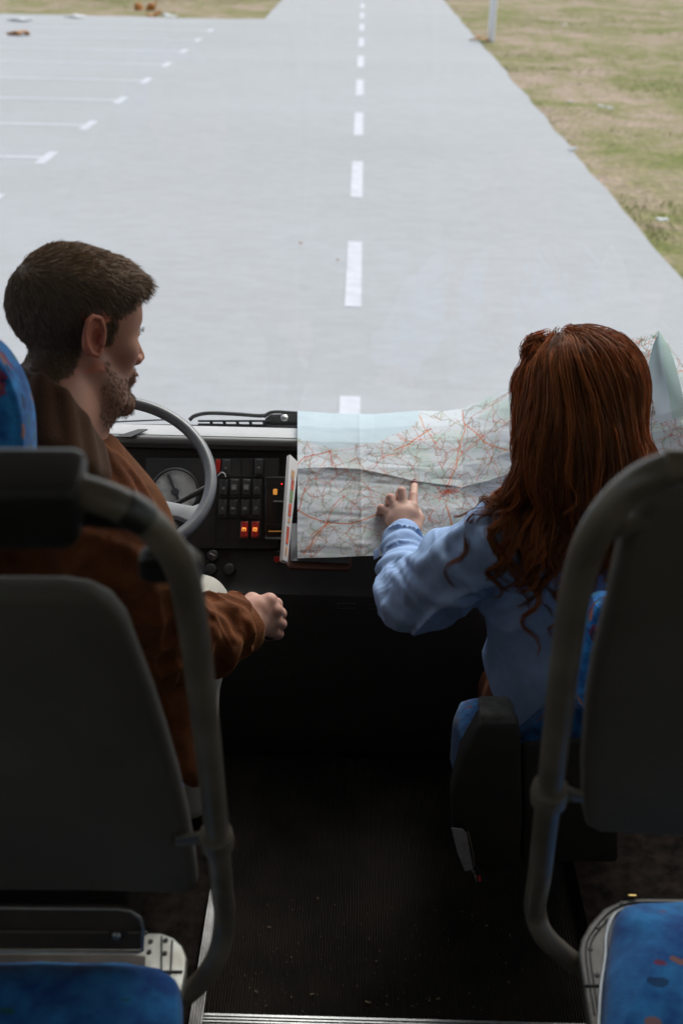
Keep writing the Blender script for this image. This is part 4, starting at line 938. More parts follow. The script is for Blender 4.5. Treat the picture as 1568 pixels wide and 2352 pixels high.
for k in range(260):  # dense dark roads, which also paint the shading of the raised right end
    p = s2g(1415+prng.random()*130, 770+prng.random()*200); a = prng.random()*6.28; r = 5+9*prng.random(); road(p, (p[0]+math.cos(a)*r, p[1]+math.sin(a)*r), ((.16, .18, .17), BRN, RED, (.12, .26, .18))[k % 4], 1+(k % 5 == 0), .7, 1.5)
# place names in a tiny bitmap face
GL = {'L': ('100', '100', '100', '100', '111'), 'E': ('111', '100', '110', '100', '111'), 'M': ('10001', '11011', '10101', '10001', '10001'), 'A': ('010', '101', '111', '101', '101'), 'N': ('1001', '1101', '1011', '1001', '1001'), 'S': ('011', '100', '010', '001', '110'), 'G': ('0111', '1000', '1011', '1001', '0111'), 'R': ('110', '101', '110', '101', '101'), ' ': ('0',)*5}
def word(txt, px, py):
    x, y = s2g(px, py); x = int(x); y = int(y)
    for ch_ in txt:
        g = GL[ch_]
        for r, row in enumerate(g):
            for c, b in enumerate(row):
                if b == '1': img[x+c, y-r] = (.12, .12, .13)
        x += len(g[0])+1
word('LE MANS', 737, 1196); word('ANGERS', 692, 1263)
MI = (np.arange(NU-1)[:, None]*NV+np.arange(NV-1)[None]).ravel()
mp_ = empty('road_map', tuple(at(860, 1278, 2.26)), 'big creased paper road map spread over the dashboard, crossed by red and orange roads', 'map')
M_MAP = vcol_mat('map_paper', .75, .15, trans=.22, bump=.15, bscale=40, dist=.004)
so1 = mesh('sheet', MV, np.stack([MI, MI+NV, MI+NV+1, MI+1], 1), M_MAP, mp_, True); set_tint(so1, img.reshape(-1, 3))
# the corner that curls over towards the camera, pale blue sea side outwards
n1, n2 = 40, 60; cv = []; cc = []
for j in range(n2):
    v = j/(n2-1); y = 762+v*212
    xl = np.interp(v, [0, .15, .33, .6, .85, 1], [1512, 1498, 1489, 1491, 1503, 1508]); xr = np.interp(v, [0, .15, .33, .6, .9, 1], [1513, 1531, 1546, 1560, 1572, 1574])
    for i in range(n1):
        u = i/(n1-1); x = xl+(xr-xl)*u; yy = y-10*v*u*2
        d = 2.125-.030*math.sin(math.pi*u)*math.sin(math.pi*min(1, v*1.1))+.02*u+.03*v
        cv.append(tuple(at(x, yy, d)))
        bl = np.array([.52, .68, .72]); pa = np.array([.66, .74, .78])
        k_ = min(1, max(0, v*1.3-.2+.1*u)); cc.append(bl*(1-k_)+pa*k_ if u < .62-.1*v else np.array([.50, .64, .60]))
ci = (np.arange(n2-1)[:, None]*n1+np.arange(n1-1)[None]).ravel()
so2 = mesh('folded_corner', cv, np.stack([ci, ci+1, ci+n1+1, ci+n1], 1), M_MAP, mp_, True); set_tint(so2, cc)
# ================================================================== people
def frame(az, pitch, roll=0.0):
    """columns: right, forward, up of a head facing azimuth az (clockwise from +Y), pitched down"""
    m = Matrix.Rotation(-az, 3, 'Z')@Matrix.Rotation(-pitch, 3, 'X')@Matrix.Rotation(roll, 3, 'Y')
    return np.array(m)
def head_sdf(P, o, M, s=1.0, male=True):
    d = np.full(len(P), 1.0); dist = np.linalg.norm(P-np.array(o), axis=1); out = dist-.11; near = dist < .30
    if not near.any(): return out
    q = ((P[near]-np.array(o))@M)/s; x = np.abs(q[:, 0]); Q = np.stack([x, q[:, 1], q[:, 2]], 1)
    h = ell(Q, (0, -.006, .040), (.0765, .094, .080))
    h = smin(h, ell(Q, (0, .050, .035), (.058, .046, .050)), .03)          # forehead
    h = smin(h, ell(Q, (0, .045, -.030), (.056, .050, .070)), .03)         # face block
    jw = .002 if male else -.003
    h = smin(h, cone(Q, (.054+jw, .004, -.045), (.046+jw, .022, -.078), .017, .014), .025)
    h = smin(h, cone(Q, (.046+jw, .022, -.078), (.014, .083, -.107), .014, .016), .025)
    h = smin(h, cone(Q, (.030, .035, -.090), (0, .070, -.095), .028, .022), .02)
    h = smin(h, cone(Q, (.010, .086, .026), (.036, .074, .026), .010 if male else .007, .008), .014)   # brow
    h = smin(h, ell(Q, (.042, .060, -.022), (.020, .020, .018)), .018)     # cheekbone
    h = smax(h, -ell(Q, (.031, .098, .006), (.018, .016, .011)), .010)
    h = smin(h, ell(Q, (.031, .078, .005), (.0125, .0125, .0115)), .003)   # eye
    h = smin(h, cone(Q, (0, .088, .012), (0, .112, -.034), .007, .0095), .010)
    h = smin(h, ell(Q, (.010, .102, -.038), (.0075, .010, .008)), .006)    # nostril wing
    h = smin(h, ell(Q, (0, .088, -.062), (.028, .012, .016)), .012)        # muzzle
    h = smin(h, ell(Q, (0, .099, -.0595), (.022, .0065, .0045)), .004)     # lips
    h = smin(h, ell(Q, (0, .097, -.0705), (.019, .0070, .0052)), .004)
    h = smin(h, ell(Q, (0, .089, -.101), (.017, .014, .014)), .010)        # chin
    e = np.array([.079, -.014, .003]); en = np.linalg.norm(Q-e, axis=1) < .075
    if en.any():
        E = Q[en]; a = .16; rot = np.array([[math.cos(a), math.sin(a), 0], [-math.sin(a), math.cos(a), 0], [0, 0, 1]]).T
        c = math.cos(-.18); s_ = math.sin(-.18); rt = rot@np.array([[1, 0, 0], [0, c, -s_], [0, s_, c]])
        ear = ell(E, e+np.array([.002, -.003, 0]), (.0065, .0165, .0285), rt)
        pts = [(.006, .012, -.012), (.007, .014, .010), (.007, .006, .0275), (.009, -.008, .0300), (.0115, -.0165, .0235), (.013, -.021, .006), (.011, -.017, -.012), (.007, -.006, -.026), (.005, .006, -.029), (.004, .012, -.020)]
        pts = [e+np.array(p)*np.array([.85, .94, .92])+np.array([.001, 0, 0]) for p in pts]
        rim = np.full(len(E), 1.0)
        for p1, p2 in zip(pts, pts[1:]): rim = np.minimum(rim, cone(E, p1, p2, .0034, .0034))
        ear = smax(ear, -ell(E, e+np.array([.0085, .001, -.001]), (.0085, .0085, .0125)), .002)
        ear = smax(ear, -cone(E, e+np.array([.0100, -.002, .019]), e+np.array([.0115, -.012, .004]), .0048, .0040), .002)
        ear = smin(ear, rim, .0035)
        ear = smin(ear, cone(E, e+np.array([.004, .011, -.008]), e+np.array([.005, .012, .000]), .0045, .004), .004)
        h[en] = smin(h[en], ear, .006)
    d = out.copy(); d[near] = h*s
    return d
def ridged(n, p=2.0): return (1-np.abs(n))**p
def folds(P, ax, fa, fp, seed):
    ax = np.array(Vector(ax).normalized()); b = np.array(Vector(ax).orthogonal().normalized()); c = np.cross(ax, b)
    q = np.stack([P@ax*fa, P@b*fp, P@c*fp], 1)+seed
    w = .5*vnoise(q*.7+3); return ridged(vnoise(q+w[:, None]))-.5
def chain(P, pts, k=.02):
    d = None
    for (a, ra), (b, rb) in zip(pts, pts[1:]):
        e = cone(P, a, b, ra, rb); d = e if d is None else smin(d, e, k)
    return d
A3 = lambda *t: np.array(at(*t))
def local(P, c, rad, fn, far=None):
    """evaluate fn only near c"""
    c = np.array(c); dist = np.linalg.norm(P-c, axis=1); out = dist-rad*.7; m = dist < rad
    if m.any(): out[m] = fn(P[m])
    return out

M_SKIN = vcol_mat('skin', .55, .35, sub=.12, bump=.12, bscale=420, dist=.0008)
M_HAIR_M = vcol_mat('brown_hair', .45, .4, trans=.12); M_HAIR_W = vcol_mat('auburn_hair', .50, .35, trans=.40)
def velvet():
    m = mat('rust_corduroy', (.118, .036, .012), .85, spec=.15, var=.28, vscale=30, sheen=.22, bump=.5, bscale=300)
    m.node_tree.nodes['Principled BSDF'].inputs['Sheen Tint'].default_value = (1, .55, .25, 1); return m
M_JACKET = velvet()
M_TROUSER = mat('stone_chinos', (.44, .42, .37), .85, spec=.15, bump=.4, bscale=400, var=.05, vscale=25)
M_SHIRT = mat('blue_chambray', (.33, .465, .72), .85, spec=.15, bump=.35, bscale=700, var=.07, vscale=60)
M_TIGHTS = mat('brown_skirt', (.13, .05, .028), .8, spec=.1, bump=.3, bscale=300)

# ---------------------------------------------------------------- the driver
mo = A3(170, 762, 1.71); MM = frame(R(49), R(13), R(-8)); MS = 1.0
c7 = A3(105, 955, 1.665); skull_base = A3(140, 880, 1.70)
shR = A3(255, 1252, 1.68); shL = A3(-190, 1170, 1.72)
elR = A3(392, 1478, 1.83); wrR = A3(562, 1440, 1.985); elL = A3(-240, 1420, 1.95); wrL = np.array(wp(-.98, -.05, .03))+np.array([-.01, -.06, .0])
ch = A3(95, 1250, 1.80); belly = A3(130, 1480, 1.90); hipC = A3(160, 1600, 1.93)
hipR = A3(300, 1590, 1.90); knR = A3(452, 1398, 2.17); anR = A3(436, 1830, 2.24)
hipL = A3(20, 1590, 1.97); knL = A3(120, 1380, 2.27); anL = A3(150, 1800, 2.34)
handp = [(566, 1436, 1.985), (604, 1416, 2.00)]
def man_hand(P):
    d = cone(P, A3(566, 1434, 1.99), A3(598, 1402, 2.000), .024, .019)
    d = smin(d, cone(P, A3(568, 1444, 1.99), A3(607, 1432, 2.01), .024, .021), .02)
    d = smin(d, cone(P, A3(575, 1400, 2.0), A3(618, 1381, 2.005), .017, .0125), .014)
    fs = [((619, 1380, 2.005), (634, 1388, 2.04), (612, 1402, 2.068), .0118), ((632, 1402, 2.005), (643, 1410, 2.045), (615, 1422, 2.072), .0120), ((632, 1427, 2.012), (644, 1433, 2.05), (616, 1442, 2.074), .0115), ((626, 1450, 2.018), (638, 1456, 2.052), (616, 1462, 2.07), .0105)]
    for a, b, c, r in fs:
        d = smin(d, cone(P, A3(595, 1425, 2.005), A3(*a), .014, r), .008)
        d = smin(d, cone(P, A3(*a), A3(*b), r, r*.92), .004); d = smin(d, cone(P, A3(*b), A3(*c), r*.92, r*.8), .004)
    d = smin(d, cone(P, A3(560, 1404, 2.0), A3(578, 1378, 2.015), .017, .0125), .014)
    d = smin(d, cone(P, A3(578, 1378, 2.015), A3(602, 1380, 2.055), .0115, .0095), .006)
    return d
def man_body(P):
    d = chain(P, [(skull_base, .058), (c7, .061), (c7+(ch-c7)*.2, .075)], .03)
    d = smin(d, cone(P, A3(215, 905, 1.72), c7+np.array([.03, .05, -.03]), .040, .050), .03)
    d = smin(d, ell(P, ch, (.14, .075, .15)), .05); d = smin(d, ell(P, belly, (.12, .08, .12)), .05)
    d = smin(d, chain(P, [(shR, .042), (c7+np.array([-.01, .03, -.10]), .045), (shL, .042)], .03), .03)
    d = smin(d, chain(P, [(shR, .050), (elR, .036), (wrR, .029)], .02), .02)
    d = smin(d, chain(P, [(shL, .050), (elL, .036), (wrL, .028)], .02), .02)
    d = smin(d, chain(P, [(hipR, .070), (knR, .045), (anR, .035)], .02), .03)
    d = smin(d, chain(P, [(hipL, .070), (knL, .045), (anL, .035)], .02), .03)
    for an in (anR, anL): d = smin(d, cone(P, an, an+np.array([.01, .16, -.04]), .034, .028), .02)
    d = smin(d, local(P, A3(605, 1420, 2.02), .17, man_hand), .010)
    def lh(P):
        e = cone(P, wrL, wrL+np.array([.0, .05, .01]), .026, .030)
        for k in range(4): e = smin(e, cone(P, wrL+np.array([-.02+.017*k, .06, .0]), wrL+np.array([-.02+.018*k, .085, -.025]), .010, .009), .006)
        return smin(e, cone(P, wrL+np.array([.03, .03, 0]), wrL+np.array([.045, .06, .01]), .011, .009), .006)
    d = smin(d, local(P, wrL+np.array([0, .05, 0]), .15, lh), .01)
    return smin(d, head_sdf(P, mo, MM, MS, True), .022)
def bounds(pts, pad): a = np.array(pts); return a.min(0)-pad, a.max(0)+pad
man = empty('person', (float(hipC[0]), float(hipC[1]), -.17), 'bearded man in a rust brown jacket at the steering wheel, looking right at the map', 'person', 'people in the bus cab')
Wm, Qm = nets(man_body, *bounds([mo+.02, shR, shL, elR, elL, anR+np.array([0, .2, -.03]), anL+np.array([0, .2, -.03]), wrL, A3(650, 1430, 2.06), mo-np.array([0, 0, .02])], .14), .0034)
Wm, Qm = refine(Wm, Qm, man_body, [(mo, .17), (A3(605, 1420, 2.02), .09)])
body_m = mesh('body', Wm, Qm, M_SKIN, man)
# pigment: skin, cropped hair, beard
def smooth(a, b, t): t = np.clip((t-a)/(b-a), 0, 1); return t*t*(3-2*t)
def man_masks(P):
    q = (P-mo)@MM/MS; x, y, z = np.abs(q[:, 0]), q[:, 1], q[:, 2]; r = np.linalg.norm(q-np.array([0, 0, .01]), axis=1)
    line = np.interp(y, [-.12, -.075, -.04, -.022, -.012, .002, .010, .024, .030, .045, .070, .090, .12], [-.066, -.066, -.052, -.030, .020, .040, -.012, -.010, .030, .040, .058, .068, .07])
    line = line+.004*vnoise(P*150)
    ear = (x > .073) & (y > -.045) & (y < .016) & (z > -.045) & (z < .036)
    hair = smooth(-.004, .006, z-line)*(r < .2)*(~ear)
    bl = np.interp(y, [-.01, .004, .018, .045, .07, .085, .11], [-.06, -.02, -.034, -.056, -.060, -.050, -.048])+.004*vnoise(P*120)
    beard = smooth(-.010, .012, bl-z)*smooth(-.006, .016, y+.004*vnoise(P*90))*smooth(-.150, -.120, z)*(r < .18)*(~ear)
    lip = (x < .021) & (y > .088) & (z > -.074) & (z < -.055)
    beard = beard*(~lip); beard = np.where((y > .085) & (z > -.054) & (z < -.047) & (x < .03), .8, beard)
    return hair, beard, lip, q
hair, beard, lip, qm = man_masks(Wm)
sk = np.array([.47, .225, .150]); n_ = vnoise(Wm*35)
C = sk*(1+.10*n_[:, None]); C = C*np.array([1, .97, .97])
hm = np.linalg.norm(Wm-A3(605, 1420, 2.02), axis=1) < .14
C[hm] = np.array([.54, .30, .23])*(1+.16*vnoise(Wm[hm]*110)[:, None]*np.array([.4, 1, 1])+.06*vnoise(Wm[hm]*300)[:, None])
redd = (np.abs(qm[:, 0]) > .07) & (np.abs(qm[:, 1]+.01) < .05) & (np.abs(qm[:, 2]) < .05); C[redd] = C[redd]*np.array([1.15, .85, .80])
hc_m = np.array([.085, .052, .032]); bc = np.array([.16, .085, .05])
C = C*(1-hair[:, None]*.93)+hc_m*hair[:, None]*.93; C = C*(1-beard[:, None]*.62)+bc*beard[:, None]*.62
C[lip] = np.array([.40, .15, .11])
lo = Wm[:, 2] < anR[2]+.06; C[lo] = (.03, .025, .02)
eye = np.zeros(len(Wm), bool)
for s in (-1, 1): eye |= np.linalg.norm(qm-np.array([s*.031, .0885, .005]), axis=1) < .0075
C[eye] = (.55, .52, .5)
br_ = (np.abs(qm[:, 0]) > .012) & (np.abs(qm[:, 0]) < .046) & (qm[:, 1] > .07) & (qm[:, 2] > .021) & (qm[:, 2] < .031); C[br_] = (.06, .035, .02)
set_tint(body_m, C)
def surf_sample(W, w, n):
    p = w/w.sum(); return RNG.choice(len(W), n, p=p)
def grow(fn, root, n, dirv, L, m, lift, curl=0.0, tipdown=0.0):
    """short hairs: leave along a mix of the normal and the combing direction"""
    t = np.linspace(0, 1, m)[None, :, None]; D0 = n*lift[:, None]+dirv*(1-lift[:, None]); D0 /= np.linalg.norm(D0, axis=1)[:, None]+1e-9
    C_ = root[:, None]+D0[:, None]*(t*L[:, None, None])
    C_ = C_+(dirv*curl)[:, None]*(t**2)*L[:, None, None]; C_[..., 2] -= (t[..., 0]**2)*(tipdown*L)[:, None]
    return C_
scalp = np.where(hair > .5)[0]; nsc = 24000
idx = scalp[surf_sample(Wm[scalp], np.ones(len(scalp)), nsc)]; rt = Wm[idx]+RNG.normal(size=(nsc, 3))*.0012
nr = grad(man_body, rt); q = qm[idx]
top = smooth(.045, .095, q[:, 2])*smooth(-.11, -.04, q[:, 1]); fr_ = smooth(.02, .075, q[:, 1])*top
fwd = MM[:, 1]; rgt = MM[:, 0]; upv = MM[:, 2]
comb = fwd*(.55+.55*top)[:, None]+rgt*(.35*top)[:, None]+(-upv)*(.8*(1-top))[:, None]+upv*(.35*fr_)[:, None]+RNG.normal(size=(nsc, 3))*.12
comb -= nr*(comb*nr).sum(1)[:, None]*.8; comb /= np.linalg.norm(comb, axis=1)[:, None]
cl = vnoise(rt*70+3)[:, None]*.35*rgt+vnoise(rt*70+31)[:, None]*.25*upv; comb = comb+cl*top[:, None]; comb /= np.linalg.norm(comb, axis=1)[:, None]
Ln = .0025+.0045*smooth(-.05, .05, q[:, 2])+.009*top+.016*fr_; Ln = Ln*(.85+.3*RNG.random(nsc))*(1+.2*vnoise(rt*50))
hs_ = grow(man_body, rt, nr, comb, Ln, 7, .20+.20*top+.08*RNG.random(nsc), .3, .25)
ti = np.array([.21, .142, .092])*(.6+.8*RNG.random(nsc))[:, None]*(1+.8*top[:, None])
strands_mesh('hair', hs_, .00042, M_HAIR_M, man, ti)
bi = np.where(beard > .6)[0]; nb_ = 2400; idx = bi[surf_sample(Wm[bi], np.ones(len(bi)), nb_)]; rt = Wm[idx]+RNG.normal(size=(nb_, 3))*.0012; nr = grad(man_body, rt)
dv = -upv*.9+fwd*.2+RNG.normal(size=(nb_, 3))*.3; dv -= nr*(dv*nr).sum(1)[:, None]*.7; dv /= np.linalg.norm(dv, axis=1)[:, None]
bl_ = grow(man_body, rt, nr, dv, .0022+.002*RNG.random(nb_), 5, np.full(nb_, .28), .2, .2)
strands_mesh('beard', bl_, .00030, M_HAIR_M, man, np.array([.16, .085, .045])*(.5+RNG.random(nb_))[:, None])

# lashes
for s in (-1, 1):
    lr = []
    for k in range(16):
        u = k/15-.5; b0 = mo+MM@np.array([s*.031+u*.022, .0895-.010*u*u*4, .0095-.006*u*u*4]); e0 = b0+MM@np.array([u*.004+s*.001, .0085, .0012+.002*(k % 3)]); lr.append([b0, b0*.5+e0*.5-MM[:, 2]*.0012, e0])
    strands_mesh('eyelashes', np.array(lr), .00034, M_HAIR_M, man, np.tile(np.array([[.05, .03, .018]]), (len(lr), 1)))
def jacket(P):
    d = ell(P, ch, (.205, .135, .205)); d = smin(d, ell(P, belly, (.175, .125, .16)), .05)
    d = smin(d, ell(P, hipC+np.array([0, .0, .02]), (.165, .12, .10)), .05)
    d = smin(d, chain(P, [(shR, .066), (c7+np.array([-.01, 0, -.070]), .062), (shL, .070)], .04), .05)
    arm = chain(P, [(shR, .066), ((shR+elR)/2, .062), (elR, .056), (elR*.45+wrR*.55, .053), (wrR+(elR-wrR)*.02, .043)], .02)
    arm = arm-.026*folds(P, wrR-elR+np.array([0, 0, .07]), 30, 7, 4.1)*smooth(.38, .16, np.linalg.norm(P-wrR, axis=1))*smooth(.03, .10, np.linalg.norm(P-wrR, axis=1))-.012*folds(P, elR-shR, 20, 7, 1.1)
    cut = (P-(wrR+(wrR-elR)*.035))@((wrR-elR)/np.linalg.norm(wrR-elR)*.93+np.array([0, 0, .28])); arm = smax(arm, cut, .006)
    # hollow cuff
    ax = (wrR-elR)/np.linalg.norm(wrR-elR); arm = smax(arm, -cone(P, wrR-ax*.012, wrR+ax*.08, .034, .036), .004)
    d = smin(d, arm, .03)
    armL = chain(P, [(shL, .072), (elL, .056), (wrL, .042)], .02); armL = smax(armL, (P-wrL)@((wrL-elL)/np.linalg.norm(wrL-elL)), .005); d = smin(d, armL, .03)
    d = d-.014*folds(P, np.array([1, 0, .5]), 11, 5, 8.7)-.004*fbm(P*9, 2)
    # tails hanging beside the seat cushion
    tail = chain(P, [(A3(372, 1560, 1.86), .030), (A3(398, 1630, 1.86), .026), (A3(410, 1700, 1.865), .022), (A3(432, 1762, 1.87), .020), (A3(450, 1790, 1.87), .013)], .02)
    d = smin(d, tail-.004*folds(P, np.array([0, 0, 1]), 10, 30, 2.2), .02)
    neck = cone(P, skull_base+np.array([0, 0, .02]), c7+np.array([0, .0, -.035]), .066, .058)
    d = smax(d, -neck, .008)
    # turned-up collar round the neck: rows of folded cloth from rim to seam
    up_ = [A3(18, 885, 1.68), A3(48, 862, 1.635), A3(95, 872, 1.605), A3(145, 905, 1.61), A3(192, 960, 1.635), A3(230, 1020, 1.675), A3(262, 1082, 1.72)]
    dn = [A3(0, 990, 1.67), A3(50, 1000, 1.60), A3(110, 1020, 1.585), A3(165, 1045, 1.60), A3(210, 1075, 1.63), A3(245, 1100, 1.665), A3(268, 1125, 1.70)]
    return d
def on_surface(f, px, py, d0, d1):
    """first point of the surface of f seen at (px, py)"""
    t = np.linspace(d0, d1, 240); P = np.array([at(px, py, x)[:] for x in t]); v = f(P); k = np.where(v < 0)[0]
    return P[k[0]] if len(k) else None
def ridges(P, lines, k):
    d = None
    for L_, r in lines:
        for a, b in zip(L_, L_[1:]):
            e = cone(P, a, b, r, r); d = e if d is None else smin(d, e, k)
    return d
def ridge_lines(f, px_lines, d0, d1, depth=.35):
    out = []
    for pts, r in px_lines:
        q = [on_surface(f, x, y, d0, d1) for x, y in [p[:2] for p in spline([(x, y, 0) for x, y in pts], 3)]]; q = [p for p in q if p is not None]
        q = [p-(np.array(CAMP)-p)/np.linalg.norm(np.array(CAMP)-p)*r*depth for p in q]
        if len(q) > 1: out.append((q, r))
    return out
def collar(P):
    up_ = [A3(18, 885, 1.68), A3(48, 862, 1.635), A3(95, 872, 1.605), A3(145, 905, 1.61), A3(188, 960, 1.635), A3(222, 1020, 1.675), A3(250, 1082, 1.72)]
    dn = [A3(0, 990, 1.67), A3(50, 1000, 1.60), A3(105, 1020, 1.585), A3(155, 1045, 1.60), A3(195, 1078, 1.63), A3(228, 1110, 1.665), A3(250, 1130, 1.70)]
    col = None
    for t, r in [(t_, .0075+.0095*t_) for t_ in np.linspace(0, 1, 9)]:
        L_ = [a*(1-t)+b*t for a, b in zip(up_, dn)]
        for a, b in zip(L_, L_[1:]):
            e = cone(P, a, b, r, r); col = e if col is None else smin(col, e, .010)
    return col-.0012*fbm(P*14, 2)
JR = ridge_lines(jacket, [([(500, 1397), (523, 1404), (542, 1422), (550, 1446), (562, 1474)], .0075), ([(522, 1396), (548, 1402), (566, 1422), (574, 1446), (574, 1470)], .0075), ([(488, 1412), (512, 1432), (524, 1462), (545, 1480)], .007), ([(545, 1470), (536, 1492), (520, 1512)], .007), ([(486, 1440), (500, 1468), (516, 1490)], .006), ([(232, 1030), (262, 1072), (300, 1125)], .008), ([(262, 1050), (312, 1105), (352, 1172)], .007), ([(120, 1215), (200, 1232), (290, 1262), (350, 1310)], .008)], 1.45, 2.2)
JB = JR[0][0][0]
def jacket2(P):
    d = jacket(P); m = (np.linalg.norm(P-A3(540, 1450, 1.92), axis=1) < .16) | (np.linalg.norm(P-A3(270, 1150, 1.62), axis=1) < .20)
    if m.any() and JR: d[m] = smin(d[m], ridges(P[m], JR, .006), .009)
    return d
Wj, Qj = nets(jacket2, *bounds([shR, shL, elR, elL, c7+np.array([0, 0, .05]), A3(450, 1795, 1.87), wrR, wrL, hipC], .16), .0036)
jk = mesh('jacket', Wj, Qj, M_JACKET, man)
Wc, Qc = nets(collar, *bounds([A3(100, 960, 1.62), A3(250, 1082, 1.72), A3(0, 990, 1.67)], .08), .0034)
mesh('collar', Wc, Qc, mat('shaded_corduroy_collar', (.078, .036, .018), .9, spec=.1, sheen=.2, bump=.5, bscale=300), jk)  # collar cloth coloured darker because it faces away from the light
def trousers(P):
    d = ell(P, hipC, (.155, .115, .09))
    d = smin(d, chain(P, [(hipR, .082), ((hipR+knR)/2, .074), (knR, .058), (knR*.7+anR*.3, .050), (anR, .042)], .02), .04)
    d = smin(d, chain(P, [(hipL, .082), (knL, .062), (anL, .050)], .02), .04)
    return d-.004*folds(P, knR-hipR, 20, 9, 6.6)
Wt, Qt = nets(trousers, *bounds([hipR, hipL, hipC, knR, knL, anR, anL], .11), .0045)
mesh('trousers', Wt, Qt, M_TROUSER, man)

# ---------------------------------------------------------------- the woman
wo = A3(1336, 945, 1.90); MW = frame(R(-31), R(30), R(-3)); WS = .93
w_c7 = A3(1335, 1095, 1.87)
wsL = A3(1150, 1245, 1.93); wsR = A3(1570, 1250, 1.90)
weL = A3(935, 1385, 2.07); wwL = A3(922, 1232, 2.235)
weR = A3(1700, 1430, 2.0); wwR = A3(1640, 1100, 2.17)
wch = A3(1345, 1300, 2.0); wbel = A3(1330, 1480, 2.06); whip = A3(1320, 1620, 2.10)
whL = A3(1215, 1640, 2.12); wkL = A3(1178, 1590, 2.32); waL = A3(1135, 1830, 2.42)
whR = A3(1400, 1640, 2.12); wkR = A3(1390, 1540, 2.42); waR = A3(1390, 1800, 2.5)
FW = [((948, 1163, 2.262), (949, 1139, 2.280), (951, 1122, 2.310), (951, 1110, 2.338), .0088, .0066),
      ((927, 1158, 2.262), (921, 1128, 2.268), (917, 1134, 2.300), (918, 1148, 2.315), .0092, .0078),
      ((908, 1165, 2.262), (896, 1143, 2.270), (893, 1150, 2.300), (896, 1162, 2.312), .0090, .0076),
      ((893, 1177, 2.266), (875, 1167, 2.276), (871, 1180, 2.300), (877, 1192, 2.310), .0084, .0068)]
def woman_hand(P):
    d = cone(P, A3(922, 1228, 2.24), A3(925, 1185, 2.262), .021, .024)
    d = smin(d, cone(P, A3(905, 1195, 2.262), A3(940, 1180, 2.262), .017, .018), .014)
    for a, b, c, t, r0, r1 in FW:
        d = smin(d, cone(P, A3(922, 1200, 2.258), A3(*a), .013, r0), .007)
        d = smin(d, cone(P, A3(*a), A3(*b), r0, r0*.93), .003)
        d = smin(d, cone(P, A3(*b), A3(*c), r0*.9, r1*1.05), .002); d = smin(d, cone(P, A3(*c), A3(*t), r1*1.05, r1), .002)
    d = smin(d, cone(P, A3(950, 1215, 2.25), A3(962, 1190, 2.275), .015, .0105), .012)
    return smin(d, cone(P, A3(962, 1190, 2.275), A3(955, 1172, 2.300), .0098, .008), .004)
def woman_body(P):
    d = chain(P, [(wo+MW@np.array([0, -.02, -.04]), .050), (w_c7, .052), (w_c7*.7+wch*.3, .07)], .03)
    d = smin(d, ell(P, wch, (.145, .085, .16)), .05); d = smin(d, ell(P, wbel, (.125, .08, .13)), .05); d = smin(d, ell(P, whip, (.145, .10, .10)), .05)
    d = smin(d, cone(P, wsL, wsR, .042, .042), .04)
    d = smin(d, chain(P, [(wsL, .042), (weL, .031), (wwL, .024)], .02), .02); d = smin(d, chain(P, [(wsR, .042), (weR, .031), (wwR, .024)], .02), .02)
    d = smin(d, chain(P, [(whL, .075), (wkL, .05), (waL, .036)], .02), .03); d = smin(d, chain(P, [(whR, .075), (wkR, .05), (waR, .036)], .02), .03)
    for an in (waL, waR): d = smin(d, cone(P, an, an+np.array([.0, .13, -.04]), .032, .026), .02)
    d = smin(d, local(P, A3(920, 1180, 2.27), .13, woman_hand), .010)
    def rh(P):
        v = np.array([-.01, .0, 1.]); e = cone(P, wwR, wwR+v*.07, .022, .026)
        for k in range(4): e = smin(e, cone(P, wwR+v*.085+np.array([-.026+.016*k, 0, 0]), wwR+v*.14+np.array([-.03+.017*k, .03, 0]), .0085, .007), .005)
        return smin(e, cone(P, wwR+v*.04+np.array([-.025, 0, 0]), wwR+v*.09+np.array([-.045, -.02, 0]), .010, .0075), .006)
    d = smin(d, local(P, wwR+np.array([0, 0, .08]), .16, rh), .01)
    return smin(d, head_sdf(P, wo, MW, WS, False), .02)
wom = empty('person', (float(whip[0]), float(whip[1]), -.17), 'red haired woman in a light blue shirt pointing at the map with her left hand', 'person', 'people in the bus cab')
Ww, Qw = nets(woman_body, *bounds([wo, wsL, wsR, weL, weR, wwL, wwR+np.array([0, 0, .12]), A3(950, 1105, 2.34), waL+np.array([0, .16, -.03]), waR+np.array([0, .16, -.03])], .12), .0031)
Ww, Qw = refine(Ww, Qw, woman_body, [(A3(920, 1165, 2.28), .09)])
bw = mesh('body', Ww, Qw, M_SKIN, wom)
Cw = np.array([.56, .345, .27])*(1+.07*vnoise(Ww*60)[:, None])
qw = (Ww-wo)@MW/WS
tips = np.zeros(len(Ww), bool)
for k, f_ in enumerate(FW): 
    kn = np.linalg.norm(Ww-A3(*f_[1]), axis=1); Cw = Cw*(1-.22*np.exp(-(kn/.009)**2)[:, None]*np.array([0, 1, 1]))
lipw = (np.abs(qw[:, 0]) < .02) & (qw[:, 1] > .088) & (qw[:, 2] > -.074) & (qw[:, 2] < -.055); Cw[lipw] = (.42, .12, .10)
scw = (qw[:, 2] > np.interp(qw[:, 1], [-.12, -.02, .03, .09], [-.06, -.02, .05, .075])) & (np.linalg.norm(qw, axis=1) < .17); Cw[scw] = (.10, .03, .012)
for s in (-1, 1): e_ = np.linalg.norm(qw-np.array([s*.031, .0885, .005]), axis=1) < .0075; Cw[e_] = (.5, .5, .5)
set_tint(bw, Cw)
